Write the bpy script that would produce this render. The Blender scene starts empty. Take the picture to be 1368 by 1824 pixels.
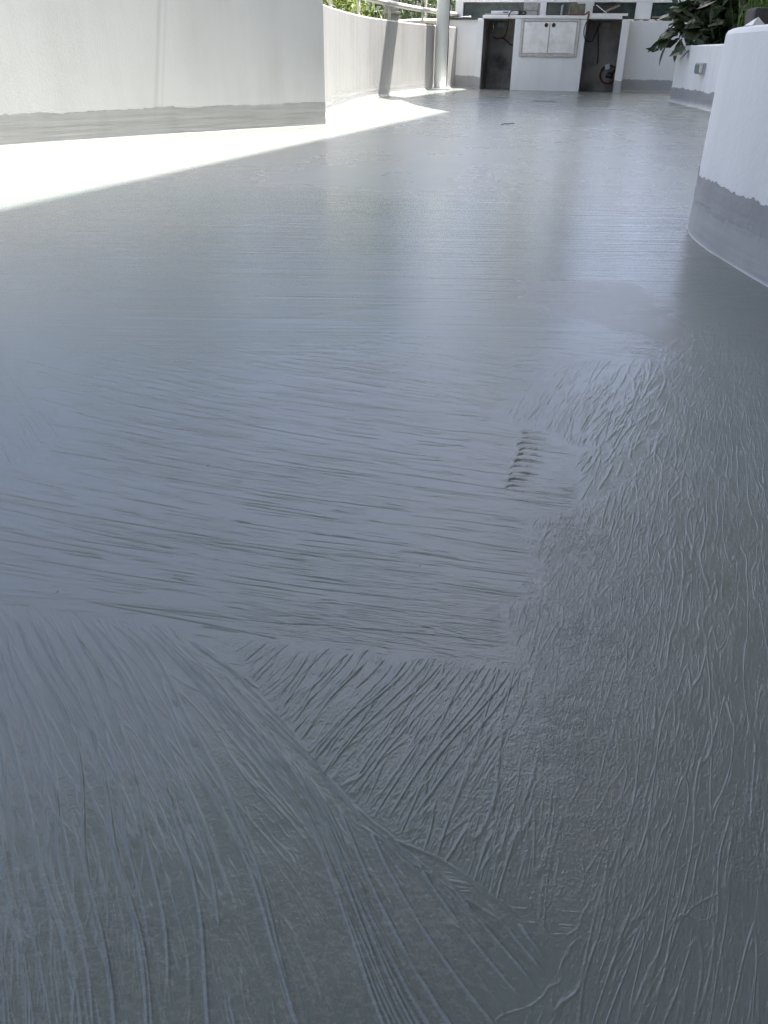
import bpy, bmesh, math, random
import numpy as np
from mathutils import Vector, Matrix

R = math.radians
sc = bpy.context.scene
COL = sc.collection

# ------------------------------------------------------------------ camera
CAM_H, PITCH, ROLL = 0.43, R(29.85), R(0.85)
cd = bpy.data.cameras.new('camera')
cd.sensor_fit = 'VERTICAL'
cd.sensor_height = 24.0
cd.lens = 24.0 * 1420.0 / 1824.0
cd.clip_start, cd.clip_end = 0.02, 2000.0
cam = bpy.data.objects.new('camera', cd)
COL.objects.link(cam)
fw = Vector((0, math.cos(PITCH), -math.sin(PITCH)))
r0 = Vector((1, 0, 0)); u0 = r0.cross(fw)
rt = r0 * math.cos(ROLL) + u0 * math.sin(ROLL)
up = -r0 * math.sin(ROLL) + u0 * math.cos(ROLL)
M = Matrix((rt, up, -fw)).transposed().to_4x4()
M.translation = Vector((0, 0, CAM_H))
cam.matrix_world = M
sc.camera = cam

# ------------------------------------------------------------------ sky, sun, exposure
SUN_AZ, SUN_EL = R(49.0), R(74.7)
wd = bpy.data.worlds.new('World'); sc.world = wd; wd.use_nodes = True
nt = wd.node_tree
sky = nt.nodes.new('ShaderNodeTexSky'); sky.sky_type = 'NISHITA'; sky.sun_disc = False
sky.sun_elevation = SUN_EL; sky.sun_rotation = SUN_AZ
sky.air_density = 0.68; sky.dust_density = 7.0; sky.ozone_density = 4.0
bg = nt.nodes['Background']; bg.inputs['Strength'].default_value = 0.15
nt.links.new(sky.outputs[0], bg.inputs['Color'])
S = Vector((math.cos(SUN_EL) * math.sin(SUN_AZ), math.cos(SUN_EL) * math.cos(SUN_AZ), math.sin(SUN_EL)))
sl = bpy.data.lights.new('sun', 'SUN'); sl.energy = 5.0; sl.angle = R(0.53); sl.color = (1.0, 0.96, 0.92)
so = bpy.data.objects.new('sun', sl); COL.objects.link(so)
so.rotation_euler = S.to_track_quat('Z', 'Y').to_euler()
so.location = (4, 5, 20)
sc.view_settings.view_transform = 'Standard'
sc.view_settings.look = 'None'
sc.view_settings.gamma = 1.0
sc.view_settings.use_curve_mapping = False
sc.view_settings.exposure = 2.08
sc.cycles.denoising_prefilter = 'NONE'      # keeps the fine relief crisp
sc.cycles.sample_clamp_indirect = 4.0
sc.cycles.max_bounces = 7
sc.cycles.diffuse_bounces = 4
sc.cycles.glossy_bounces = 3
sc.cycles.caustics_reflective = False
sc.cycles.caustics_refractive = False

rng = random.Random(7)
nrg = np.random.default_rng(11)

# ------------------------------------------------------------------ helpers
def link(o, parent=None):
    COL.objects.link(o)
    if parent is not None:
        o.parent = parent
    return o

def tag(o, label=None, cat=None, group=None, kind=None):
    if label: o['label'] = label
    if cat: o['category'] = cat
    if group: o['group'] = group
    if kind: o['kind'] = kind
    return o

def empty(name, loc=(0, 0, 0), rz=0.0):
    o = bpy.data.objects.new(name, None)
    o.empty_display_size = 0.1
    o.location = loc; o.rotation_euler = (0, 0, rz)
    return link(o)

class MB:
    """collects shapes, then links them as one mesh object"""
    def __init__(self):
        self.v, self.f = [], []
    def add(self, vs, fs):
        n = len(self.v)
        self.v += [tuple(p) for p in vs]
        self.f += [tuple(i + n for i in q) for q in fs]
        return self
    def box(self, a, b, bev=0.0):
        (x0, y0, z0), (x1, y1, z1) = a, b
        if bev <= 0:
            vs = [(x, y, z) for z in (z0, z1) for y in (y0, y1) for x in (x0, x1)]
            return self.add(vs, [(0, 2, 3, 1), (4, 5, 7, 6), (0, 1, 5, 4), (2, 6, 7, 3), (0, 4, 6, 2), (1, 3, 7, 5)])
        bm = bmesh.new()
        bmesh.ops.create_cube(bm, size=1.0)
        for v in bm.verts:
            v.co = Vector(((x0 + x1) / 2 + v.co.x * (x1 - x0), (y0 + y1) / 2 + v.co.y * (y1 - y0), (z0 + z1) / 2 + v.co.z * (z1 - z0)))
        bmesh.ops.bevel(bm, geom=bm.edges[:], offset=bev, segments=2, affect='EDGES', profile=0.6)
        bm.verts.index_update()
        self.add([v.co[:] for v in bm.verts], [[v.index for v in f.verts] for f in bm.faces])
        bm.free()
        return self
    def tube(self, pts, r, n=10, cap=True):
        pts = [Vector(p) for p in pts]
        rs = r if isinstance(r, (list, tuple)) else [r] * len(pts)
        vs, fs = [], []
        side = None
        for i, p in enumerate(pts):
            t = (pts[min(i + 1, len(pts) - 1)] - pts[max(i - 1, 0)]).normalized()
            if side is None:
                side = t.orthogonal().normalized()
            else:
                side = (side - t * side.dot(t)).normalized()
            o2 = t.cross(side)
            for k in range(n):
                a = 2 * math.pi * k / n
                vs.append(p + (side * math.cos(a) + o2 * math.sin(a)) * rs[i])
        for i in range(len(pts) - 1):
            for k in range(n):
                a, b = i * n + k, i * n + (k + 1) % n
                fs.append((a, b, b + n, a + n))
        if cap:
            fs.append(tuple(range(n - 1, -1, -1)))
            fs.append(tuple(range((len(pts) - 1) * n, len(pts) * n)))
        return self.add(vs, fs)
    def lathe(self, prof, c=(0, 0, 0), n=32):
        vs, fs = [], []
        for (r, z) in prof:
            for k in range(n):
                a = 2 * math.pi * k / n
                vs.append((c[0] + r * math.cos(a), c[1] + r * math.sin(a), c[2] + z))
        for i in range(len(prof) - 1):
            for k in range(n):
                a, b = i * n + k, i * n + (k + 1) % n
                fs.append((a, b, b + n, a + n))
        fs.append(tuple(range(n - 1, -1, -1)))
        fs.append(tuple(range((len(prof) - 1) * n, len(prof) * n)))
        return self.add(vs, fs)
    def prism(self, poly, z0, z1):
        n = len(poly)
        vs = [(x, y, z0) for x, y in poly] + [(x, y, z1) for x, y in poly]
        fs = [tuple(range(n - 1, -1, -1)), tuple(range(n, 2 * n))]
        fs += [(i, (i + 1) % n, n + (i + 1) % n, n + i) for i in range(n)]
        return self.add(vs, fs)
    def build(self, name, mat, parent=None, smooth=False, fix=True):
        me = bpy.data.meshes.new(name)
        me.from_pydata(self.v, [], self.f)
        if fix:
            bm = bmesh.new(); bm.from_mesh(me)
            bmesh.ops.recalc_face_normals(bm, faces=bm.faces[:])
            bm.to_mesh(me); bm.free()
        if smooth:
            me.polygons.foreach_set('use_smooth', [True] * len(me.polygons))
        me.materials.append(mat)
        me.update()
        return link(bpy.data.objects.new(name, me), parent)

def catmull(pts, step):
    """smooth curve through 2-D points, resampled to about one step"""
    P = [np.array(p, float) for p in pts]
    P = [2 * P[0] - P[1]] + P + [2 * P[-1] - P[-2]]
    out = []
    for i in range(1, len(P) - 2):
        a, b, c, d = P[i - 1], P[i], P[i + 1], P[i + 2]
        n = max(2, int(np.linalg.norm(c - b) / step * 2))
        for k in range(n):
            t = k / n
            out.append(0.5 * ((2 * b) + (-a + c) * t + (2 * a - 5 * b + 4 * c - d) * t * t + (-a + 3 * b - 3 * c + d) * t ** 3))
    out.append(P[-2])
    out = np.array(out)
    s = np.concatenate([[0], np.cumsum(np.linalg.norm(np.diff(out, axis=0), axis=1))])
    m = max(2, int(s[-1] / step))
    q = np.linspace(0, s[-1], m + 1)
    return np.stack([np.interp(q, s, out[:, 0]), np.interp(q, s, out[:, 1])], 1), q

def normals2(path):
    t = np.gradient(path, axis=0)
    t /= np.linalg.norm(t, axis=1)[:, None]
    return np.stack([t[:, 1], -t[:, 0]], 1)          # to the right of the walking direction

# value noise for numpy
def vnoise(x, y, seed=0):
    x = np.asarray(x, float); y = np.asarray(y, float)
    xi = np.floor(x).astype(np.int64); yi = np.floor(y).astype(np.int64)
    fx = x - xi; fy = y - yi
    fx = fx * fx * fx * (fx * (fx * 6 - 15) + 10); fy = fy * fy * fy * (fy * (fy * 6 - 15) + 10)
    def h(a, b):
        n = (a * 374761393 + b * 668265263 + seed * 974634541) & 0x7fffffff
        n = ((n ^ (n >> 13)) * 1274126177) & 0x7fffffff
        return ((n ^ (n >> 16)) & 0xffff) / 32767.5 - 1.0
    a, b, c, d = h(xi, yi), h(xi + 1, yi), h(xi, yi + 1), h(xi + 1, yi + 1)
    return (a * (1 - fx) + b * fx) * (1 - fy) + (c * (1 - fx) + d * fx) * fy

# ------------------------------------------------------------------ materials
def mat(name, col, rough=0.6, metal=0.0, ior=1.45, bump=None, var=None, spec=None):
    m = bpy.data.materials.new(name); m.use_nodes = True
    t = m.node_tree; b = t.nodes['Principled BSDF']
    b.inputs['Base Color'].default_value = (*col, 1)
    b.inputs['Roughness'].default_value = rough
    b.inputs['Metallic'].default_value = metal
    b.inputs['IOR'].default_value = ior
    if spec is not None:
        b.inputs['Specular IOR Level'].default_value = spec
    tc = t.nodes.new('ShaderNodeTexCoord')
    if var:
        sc_, amt = var[0], var[1]
        n = t.nodes.new('ShaderNodeTexNoise'); n.inputs['Scale'].default_value = sc_; n.inputs['Detail'].default_value = 6
        n.inputs['Roughness'].default_value = 0.6
        t.links.new(tc.outputs['Object'], n.inputs['Vector'])
        mx = t.nodes.new('ShaderNodeMix'); mx.data_type = 'RGBA'
        c2 = var[2] if len(var) > 2 else tuple(c * 0.7 for c in col)
        mx.inputs[6].default_value = (*col, 1); mx.inputs[7].default_value = (*c2, 1)
        rp = t.nodes.new('ShaderNodeMapRange'); rp.inputs[1].default_value = 0.38; rp.inputs[2].default_value = 0.68
        rp.inputs[3].default_value = 0.0; rp.inputs[4].default_value = amt
        t.links.new(n.outputs[0], rp.inputs[0]); t.links.new(rp.outputs[0], mx.inputs[0])
        t.links.new(mx.outputs[2], b.inputs['Base Color'])
    if bump:
        sc_, dist, st = bump
        n = t.nodes.new('ShaderNodeTexNoise'); n.inputs['Scale'].default_value = sc_; n.inputs['Detail'].default_value = 5
        t.links.new(tc.outputs['Object'], n.inputs['Vector'])
        bp = t.nodes.new('ShaderNodeBump'); bp.inputs['Distance'].default_value = dist; bp.inputs['Strength'].default_value = st
        t.links.new(n.outputs[0], bp.inputs['Height']); t.links.new(bp.outputs[0], b.inputs['Normal'])
    return m

def coating_mat(name, col, stretch, bump_d):
    """brushed grey waterproof coating for walls' feet"""
    m = bpy.data.materials.new(name); m.use_nodes = True
    t = m.node_tree; b = t.nodes['Principled BSDF']
    b.inputs['Roughness'].default_value = 0.55
    b.inputs['IOR'].default_value = 1.48
    tc = t.nodes.new('ShaderNodeTexCoord')
    mp = t.nodes.new('ShaderNodeMapping'); mp.inputs['Scale'].default_value = stretch
    t.links.new(tc.outputs['Object'], mp.inputs['Vector'])
    n1 = t.nodes.new('ShaderNodeTexNoise'); n1.inputs['Scale'].default_value = 1.0; n1.inputs['Detail'].default_value = 6
    t.links.new(mp.outputs[0], n1.inputs['Vector'])
    n2 = t.nodes.new('ShaderNodeTexNoise'); n2.inputs['Scale'].default_value = 9.0; n2.inputs['Detail'].default_value = 5
    t.links.new(tc.outputs['Object'], n2.inputs['Vector'])
    mx = t.nodes.new('ShaderNodeMix'); mx.data_type = 'RGBA'
    mx.inputs[6].default_value = (*[c * 0.82 for c in col], 1); mx.inputs[7].default_value = (*[min(1, c * 1.15) for c in col], 1)
    t.links.new(n2.outputs[0], mx.inputs[0]); t.links.new(mx.outputs[2], b.inputs['Base Color'])
    ad = t.nodes.new('ShaderNodeMath'); ad.operation = 'ADD'
    t.links.new(n1.outputs[0], ad.inputs[0]); t.links.new(n2.outputs[0], ad.inputs[1])
    bp = t.nodes.new('ShaderNodeBump'); bp.inputs['Distance'].default_value = bump_d; bp.inputs['Strength'].default_value = 0.8
    t.links.new(ad.outputs[0], bp.inputs['Height']); t.links.new(bp.outputs[0], b.inputs['Normal'])
    return m

def stucco_mat(name, col, dirt=0.25, shadow_lines=()):
    m = bpy.data.materials.new(name); m.use_nodes = True
    t = m.node_tree; b = t.nodes['Principled BSDF']
    b.inputs['Roughness'].default_value = 0.62
    tc = t.nodes.new('ShaderNodeTexCoord')
    big = t.nodes.new('ShaderNodeTexNoise'); big.inputs['Scale'].default_value = 1.7; big.inputs['Detail'].default_value = 7; big.inputs['Roughness'].default_value = 0.65
    t.links.new(tc.outputs['Object'], big.inputs['Vector'])
    mp = t.nodes.new('ShaderNodeMapping'); mp.inputs['Scale'].default_value = (9, 9, 0.7)
    t.links.new(tc.outputs['Object'], mp.inputs['Vector'])
    run = t.nodes.new('ShaderNodeTexNoise'); run.inputs['Scale'].default_value = 1.0; run.inputs['Detail'].default_value = 4
    t.links.new(mp.outputs[0], run.inputs['Vector'])
    ml = t.nodes.new('ShaderNodeMath'); ml.operation = 'MULTIPLY'
    t.links.new(big.outputs[0], ml.inputs[0]); t.links.new(run.outputs[0], ml.inputs[1])
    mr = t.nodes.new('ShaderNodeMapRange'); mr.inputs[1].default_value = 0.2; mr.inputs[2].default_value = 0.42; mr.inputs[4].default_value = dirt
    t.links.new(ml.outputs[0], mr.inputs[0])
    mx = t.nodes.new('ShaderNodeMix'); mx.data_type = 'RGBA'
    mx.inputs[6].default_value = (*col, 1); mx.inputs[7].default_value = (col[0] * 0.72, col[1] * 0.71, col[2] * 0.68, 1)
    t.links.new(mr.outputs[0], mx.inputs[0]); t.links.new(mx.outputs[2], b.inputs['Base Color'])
    last = mx.outputs[2]
    if shadow_lines:                                        # soft cast shadows painted as narrow, wavering, leaning lines down the wall
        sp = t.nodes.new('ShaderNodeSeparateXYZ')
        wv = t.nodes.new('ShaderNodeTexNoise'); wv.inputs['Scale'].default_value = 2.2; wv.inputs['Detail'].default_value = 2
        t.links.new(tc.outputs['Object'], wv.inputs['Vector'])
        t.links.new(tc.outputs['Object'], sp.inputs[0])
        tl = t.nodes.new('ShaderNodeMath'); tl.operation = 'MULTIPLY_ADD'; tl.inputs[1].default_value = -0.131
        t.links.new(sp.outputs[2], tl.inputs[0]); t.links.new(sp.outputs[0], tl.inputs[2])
        for x0, wd_, am in shadow_lines:
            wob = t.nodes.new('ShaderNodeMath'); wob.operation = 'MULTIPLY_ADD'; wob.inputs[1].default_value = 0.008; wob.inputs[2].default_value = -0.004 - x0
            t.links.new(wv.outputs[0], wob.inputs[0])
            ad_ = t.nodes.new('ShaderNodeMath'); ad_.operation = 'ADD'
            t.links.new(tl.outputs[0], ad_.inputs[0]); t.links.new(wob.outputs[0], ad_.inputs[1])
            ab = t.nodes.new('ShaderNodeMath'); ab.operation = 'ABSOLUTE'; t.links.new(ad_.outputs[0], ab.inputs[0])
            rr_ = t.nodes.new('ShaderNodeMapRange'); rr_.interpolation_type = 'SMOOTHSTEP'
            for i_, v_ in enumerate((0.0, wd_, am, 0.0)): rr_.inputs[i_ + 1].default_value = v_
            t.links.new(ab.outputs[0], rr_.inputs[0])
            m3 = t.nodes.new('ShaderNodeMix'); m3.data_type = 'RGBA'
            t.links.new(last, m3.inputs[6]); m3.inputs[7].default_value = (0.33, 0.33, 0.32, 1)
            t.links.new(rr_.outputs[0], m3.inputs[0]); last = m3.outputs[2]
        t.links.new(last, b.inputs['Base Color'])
    fine = t.nodes.new('ShaderNodeTexNoise'); fine.inputs['Scale'].default_value = 110; fine.inputs['Detail'].default_value = 4
    t.links.new(tc.outputs['Object'], fine.inputs['Vector'])
    tw = t.nodes.new('ShaderNodeTexNoise'); tw.inputs['Scale'].default_value = 14; tw.inputs['Detail'].default_value = 3
    t.links.new(tc.outputs['Object'], tw.inputs['Vector'])
    sm = t.nodes.new('ShaderNodeMath'); sm.operation = 'MULTIPLY_ADD'; sm.inputs[1].default_value = 0.5 if shadow_lines else 2.2
    t.links.new(tw.outputs[0], sm.inputs[0]); t.links.new(fine.outputs[0], sm.inputs[2])
    bp = t.nodes.new('ShaderNodeBump'); bp.inputs['Distance'].default_value = 0.003; bp.inputs['Strength'].default_value = 0.16 if shadow_lines else 0.32
    t.links.new(sm.outputs[0], bp.inputs['Height']); t.links.new(bp.outputs[0], b.inputs['Normal'])
    return m

def floor_mat():
    m = bpy.data.materials.new('floor_coating'); m.use_nodes = True
    t = m.node_tree; L = t.links.new; b = t.nodes['Principled BSDF']
    b.inputs['IOR'].default_value = 1.5
    tc = t.nodes.new('ShaderNodeTexCoord')
    def noise(scale, detail, stretch=None, rot=0.0, rough=0.55):
        n = t.nodes.new('ShaderNodeTexNoise'); n.inputs['Scale'].default_value = scale; n.inputs['Detail'].default_value = detail
        n.inputs['Roughness'].default_value = rough
        if stretch:
            mp = t.nodes.new('ShaderNodeMapping'); mp.inputs['Scale'].default_value = stretch; mp.inputs['Rotation'].default_value = (0, 0, rot)
            L(tc.outputs['Object'], mp.inputs['Vector']); L(mp.outputs[0], n.inputs['Vector'])
        else:
            L(tc.outputs['Object'], n.inputs['Vector'])
        return n.outputs[0]
    def mr(s, a, b_, c, d):
        n = t.nodes.new('ShaderNodeMapRange')
        for i, v in enumerate((a, b_, c, d)): n.inputs[i + 1].default_value = v
        L(s, n.inputs[0]); return n.outputs[0]
    def mth(op, a, b_):
        n = t.nodes.new('ShaderNodeMath'); n.operation = op
        for i, v in enumerate((a, b_)):
            if isinstance(v, (int, float)): n.inputs[i].default_value = v
            else: L(v, n.inputs[i])
        return n.outputs[0]
    def attr(nm):
        n = t.nodes.new('ShaderNodeAttribute'); n.attribute_name = nm; return n.outputs['Fac']
    dull, blot, far = attr('dull'), attr('blotch'), attr('far')
    # colour: grey coat with faint warm and cool clouds
    mx = t.nodes.new('ShaderNodeMix'); mx.data_type = 'RGBA'
    mx.inputs[6].default_value = (*FLOOR_A, 1); mx.inputs[7].default_value = (*FLOOR_B, 1)
    L(mr(noise(1.6, 6), 0.35, 0.66, 0, 1), mx.inputs[0])
    mx2 = t.nodes.new('ShaderNodeMix'); mx2.data_type = 'RGBA'
    L(mx.outputs[2], mx2.inputs[6]); mx2.inputs[7].default_value = (*FLOOR_DULL, 1)
    bl = mth('MULTIPLY', blot, mr(noise(170, 4, (1, 1.4, 1), 0.5, 0.6), 0.42, 0.66, 0, 1))
    L(mth('ADD', mth('MULTIPLY', dull, 0.45), mth('MULTIPLY', bl, 0.3)), mx2.inputs[0])
    vo = t.nodes.new('ShaderNodeTexVoronoi'); vo.inputs['Scale'].default_value = 24.0
    L(tc.outputs['Object'], vo.inputs['Vector'])
    sx_ = t.nodes.new('ShaderNodeSeparateColor'); L(vo.outputs['Color'], sx_.inputs[0])
    grit = mth('MULTIPLY', mr(vo.outputs['Distance'], .018, .045, 1, 0), mr(sx_.outputs[0], .82, .84, 0, 1))
    mx3 = t.nodes.new('ShaderNodeMix'); mx3.data_type = 'RGBA'
    L(mx2.outputs[2], mx3.inputs[6]); mx3.inputs[7].default_value = (0.035, 0.03, 0.026, 1)
    L(mth('MULTIPLY', grit, 0.85), mx3.inputs[0])
    L(mx3.outputs[2], b.inputs['Base Color'])
    # gloss: fresh coat, duller where it was spread thin
    r = mth('ADD', mr(noise(2.0, 4), 0.3, 0.7, 0.20, 0.25), mth('MULTIPLY', dull, 0.1))
    r = mth('ADD', r, mth('MULTIPLY', bl, 0.12))
    L(r, b.inputs['Roughness'])
    # fine relief: orange peel near, long brush lines farther off
    h = mth('MULTIPLY', noise(420, 3), 0.00022)
    h = mth('ADD', h, mth('MULTIPLY', noise(150, 4, (0.6, 1, 1), -0.15), 0.0003))
    lines = mth('MULTIPLY', noise(1.0, 5, (3.0, 75, 1), -0.12), 0.0012)
    lines2 = mth('MULTIPLY', noise(1.0, 4, (1.2, 26, 1), 0.18), 0.0018)
    h = mth('MULTIPLY', h, attr('near'))
    h = mth('ADD', h, mth('MULTIPLY', far, mth('ADD', lines, lines2)))
    # drawn lines: level lines of a noise stretched along the stroke coordinates, so they run, fork and die out
    av = t.nodes.new('ShaderNodeAttribute'); av.attribute_name = 'stroke'
    amp, dash = attr('amp'), attr('dash')
    def lnoise(mul, off, detail, dist=0.0):
        mp = t.nodes.new('ShaderNodeMapping'); mp.inputs['Scale'].default_value = mul; mp.inputs['Location'].default_value = off
        n = t.nodes.new('ShaderNodeTexNoise'); n.inputs['Scale'].default_value = 1.0; n.inputs['Detail'].default_value = detail
        n.inputs['Roughness'].default_value = 0.4; n.inputs['Distortion'].default_value = dist
        L(av.outputs['Vector'], mp.inputs['Vector']); L(mp.outputs[0], n.inputs['Vector']); return n.outputs[0]
    def line(n, w):
        d_ = mth('ABSOLUTE', mth('SUBTRACT', n, 0.5), 0)
        q_ = t.nodes.new('ShaderNodeMapRange'); q_.inputs[3].default_value = 1.0; q_.inputs[4].default_value = 0.0
        L(d_, q_.inputs[0])
        if isinstance(w, (int, float)): q_.inputs[2].default_value = w
        else: L(w, q_.inputs[2])
        return q_.outputs[0]
    l1 = line(lnoise((1, 1, 1), (0, 0, 0), 1.0), attr('line_width'))
    l2 = line(lnoise((1.7, 2.1, 1), (3.1, 7.7, 2), 1.5), 0.045)
    l3 = line(lnoise((9, 6.5, 1), (8.1, 1.7, 5), 1.0), 0.10)
    keep = mr(lnoise((4.5, 1.0, 1), (1.3, 9.2, 4), 2.0), 0.40, 0.52, 0.0, 1.0)
    keep2 = mr(lnoise((5.5, 2.0, 1), (5.3, 2.2, 6), 2.0), 0.46, 0.58, 0.0, 1.0)
    keep3 = mr(lnoise((1.3, .6, 1), (2.2, 6.1, 8), 2.0), 0.44, 0.60, 0.0, 1.0)
    whole = mth('SUBTRACT', 1.0, dash)
    l1 = mth('MULTIPLY', l1, mth('ADD', whole, mth('MULTIPLY', dash, keep)))
    l2 = mth('MULTIPLY', mth('MULTIPLY', l2, keep2), 0.6)
    l3 = mth('MULTIPLY', mth('MULTIPLY', l3, keep3), 0.30)
    dr = mth('MULTIPLY', amp, mth('ADD', mth('MAXIMUM', l1, l2), l3))
    fl = mth('MULTIPLY', line(noise(240, 2, (1.25, 0.8, 1), .3), .10), mr(noise(90, 2), .42, .58, 0, 1))
    dr = mth('ADD', dr, mth('MULTIPLY', attr('rough'), fl))
    h = mth('ADD', h, dr)
    bp = t.nodes.new('ShaderNodeBump'); bp.inputs['Distance'].default_value = 1.0; bp.inputs['Strength'].default_value = 1.0
    L(h, bp.inputs['Height']); L(bp.outputs[0], b.inputs['Normal'])
    return m

FLOOR_A = (0.138, 0.164, 0.15); FLOOR_B = (0.154, 0.168, 0.154); FLOOR_DULL = (0.2, 0.185, 0.168)
WHITE = stucco_mat('white_stucco', (0.82, 0.815, 0.80))
WHITE_D = stucco_mat('white_stucco_shadow_lines', (0.65, 0.65, 0.645), 0.3, ((-1.380, .016, .28), (-1.352, .010, .16)))  # left wall, thin cast-shadow lines painted into its colour
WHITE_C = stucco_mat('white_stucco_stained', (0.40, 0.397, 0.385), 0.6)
BAND = coating_mat('grey_coating', (0.40, 0.40, 0.395), (5, 5, 110), 0.0005)
BAND_LOW = coating_mat('grey_coating_upper', (0.33, 0.33, 0.33), (9, 9, 60), 0.002)
PAINT = mat('white_paint', (0.8, 0.8, 0.8), 0.35, bump=(60, 0.001, 0.3), var=(6, 0.25, (0.66, 0.65, 0.62)))
RAILM = mat('rail_paint', (0.62, 0.6, 0.56), 0.45, var=(14, 0.6, (0.42, 0.39, 0.34)))
STEEL = mat('brushed_steel', (0.62, 0.62, 0.61), 0.34, 1.0, var=(9, 0.7, (0.45, 0.43, 0.40)), bump=(140, 0.0006, 0.3))
STEELD = mat('steel_frame', (0.5, 0.48, 0.44), 0.42, 0.9, var=(20, 0.8, (0.36, 0.32, 0.27)))
RAW = mat('raw_concrete', (0.36, 0.34, 0.31), 0.85, bump=(35, 0.006, 0.5), var=(2.6, 1.0, (0.09, 0.085, 0.08)))
CONC = mat('grey_concrete', (0.36, 0.36, 0.34), 0.85, bump=(50, 0.006, 0.6), var=(12, 0.7, (0.2, 0.19, 0.17)))
MOSS = mat('mossy_concrete', (0.2, 0.19, 0.15), 0.9, bump=(60, 0.008, 0.8), var=(16, 1.0, (0.09, 0.09, 0.06)))
GRANITE = mat('dark_granite', (0.03, 0.032, 0.034), 0.3, var=(80, 0.6, (0.07, 0.07, 0.075)))
BLACK = mat('black_rubber', (0.018, 0.018, 0.02), 0.5, var=(30, 0.4, (0.04, 0.04, 0.04)))
ORANGE = mat('orange_hose', (0.15, 0.035, 0.022), 0.55, var=(20, 0.6, (0.08, 0.022, 0.016)))
WHITEP = mat('white_plastic', (0.72, 0.73, 0.74), 0.4, var=(12, 0.4, (0.55, 0.56, 0.56)))
GREYP = mat('grey_plastic', (0.38, 0.42, 0.44), 0.5, var=(14, 0.5, (0.28, 0.3, 0.31)))
WOOD = mat('weathered_timber', (0.28, 0.24, 0.18), 0.8, bump=(60, 0.003, 0.6), var=(18, 0.8, (0.15, 0.12, 0.09)))
DARKW = mat('dark_timber', (0.03, 0.03, 0.03), 0.7, bump=(70, 0.003, 0.8), var=(25, 0.8, (0.11, 0.095, 0.08)))
SOIL = mat('soil', (0.06, 0.045, 0.03), 0.95, bump=(40, 0.02, 1.0), var=(10, 1.0, (0.03, 0.022, 0.016)))
CHROME = mat('chrome', (0.7, 0.7, 0.7), 0.2, 1.0)
PANEL = mat('dark_glass', (0.02, 0.035, 0.035), 0.12, ior=1.5, var=(9, 1.0, (0.05, 0.085, 0.07)), bump=(14, 0.004, 0.5))
HOUSE = stucco_mat('house_render', (0.6, 0.61, 0.6))
GROUND = mat('garden_ground', (0.10, 0.11, 0.05), 0.95, bump=(4, 0.05, 0.6), var=(0.8, 1.0, (0.14, 0.11, 0.07)))
TRUNK = mat('bamboo_culm', (0.2, 0.18, 0.09), 0.6, var=(6, 0.8, (0.1, 0.08, 0.04)))
PALE = mat('pale_stem', (0.33, 0.31, 0.26), 0.7, var=(9, 0.8, (0.35, 0.32, 0.26)))

def leaf_mat(name, a, b, trans=0.35):
    m = bpy.data.materials.new(name); m.use_nodes = True
    t = m.node_tree; p = t.nodes['Principled BSDF']
    oi = t.nodes.new('ShaderNodeTexCoord')
    n = t.nodes.new('ShaderNodeTexNoise'); n.inputs['Scale'].default_value = 5; n.inputs['Detail'].default_value = 3
    t.links.new(oi.outputs['Object'], n.inputs['Vector'])
    mx = t.nodes.new('ShaderNodeMix'); mx.data_type = 'RGBA'
    mx.inputs[6].default_value = (*a, 1); mx.inputs[7].default_value = (*b, 1)
    t.links.new(n.outputs[0], mx.inputs[0]); t.links.new(mx.outputs[2], p.inputs['Base Color'])
    p.inputs['Roughness'].default_value = 0.42
    tr = t.nodes.new('ShaderNodeBsdfTranslucent')
    t.links.new(mx.outputs[2], tr.inputs['Color'])
    ms = t.nodes.new('ShaderNodeMixShader'); ms.inputs[0].default_value = trans
    t.links.new(p.outputs[0], ms.inputs[1]); t.links.new(tr.outputs[0], ms.inputs[2])
    t.links.new(ms.outputs[0], t.nodes['Material Output'].inputs['Surface'])
    return m
SAIL = leaf_mat('sail_cloth', (0.62, 0.63, 0.63), (0.68, 0.68, 0.67), 0.4)
LEAF_D = leaf_mat('dark_leaf', (0.02, 0.038, 0.014), (0.045, 0.062, 0.024), 0.15)
LEAF_B = leaf_mat('bamboo_leaf', (0.13, 0.19, 0.035), (0.2, 0.25, 0.05), 0.45)
LEAF_M = leaf_mat('hedge_leaf', (0.04, 0.075, 0.03), (0.07, 0.11, 0.04), 0.3)
LEAF_G = leaf_mat('grass_leaf', (0.06, 0.13, 0.02), (0.1, 0.17, 0.03), 0.4)

# ------------------------------------------------------------------ ground and floor
g = MB().add([(-600, -600, -1.2), (600, -600, -1.2), (600, 900, -1.2), (-600, 900, -1.2)], [(0, 1, 2, 3)]).build('ground', GROUND)
tag(g, 'green and brown garden ground below the terrace', None, None, 'structure')

FLOORM = floor_mat()
slab = [(-4.2, -6), (9, -6), (9, 15.2), (1.6, 15.2), (1.0, 14.0), (0.82, 13.688), (0.27, 12.214), (-0.2, 10.419), (-0.4, 9.345), (-0.56, 7.853), (-0.6, 6.3), (-1.5, 5.45), (-2.3, 4.2), (-3.6, 2.2)]
fl = MB().prism(slab, -1.25, -0.012).build('terrace_slab', FLOORM)
tag(fl, 'grey terrace slab under the coated floor', None, None, 'structure')

# brush relief of the coating: strokes traced through hand-read direction fields
NU, NV = 1130, 1110
ud = np.linspace(-0.455, 0.455, NU)
un = np.concatenate([-np.geomspace(2.6, 0.47, 24), ud, np.geomspace(0.47, 2.6, 24)])
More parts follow.
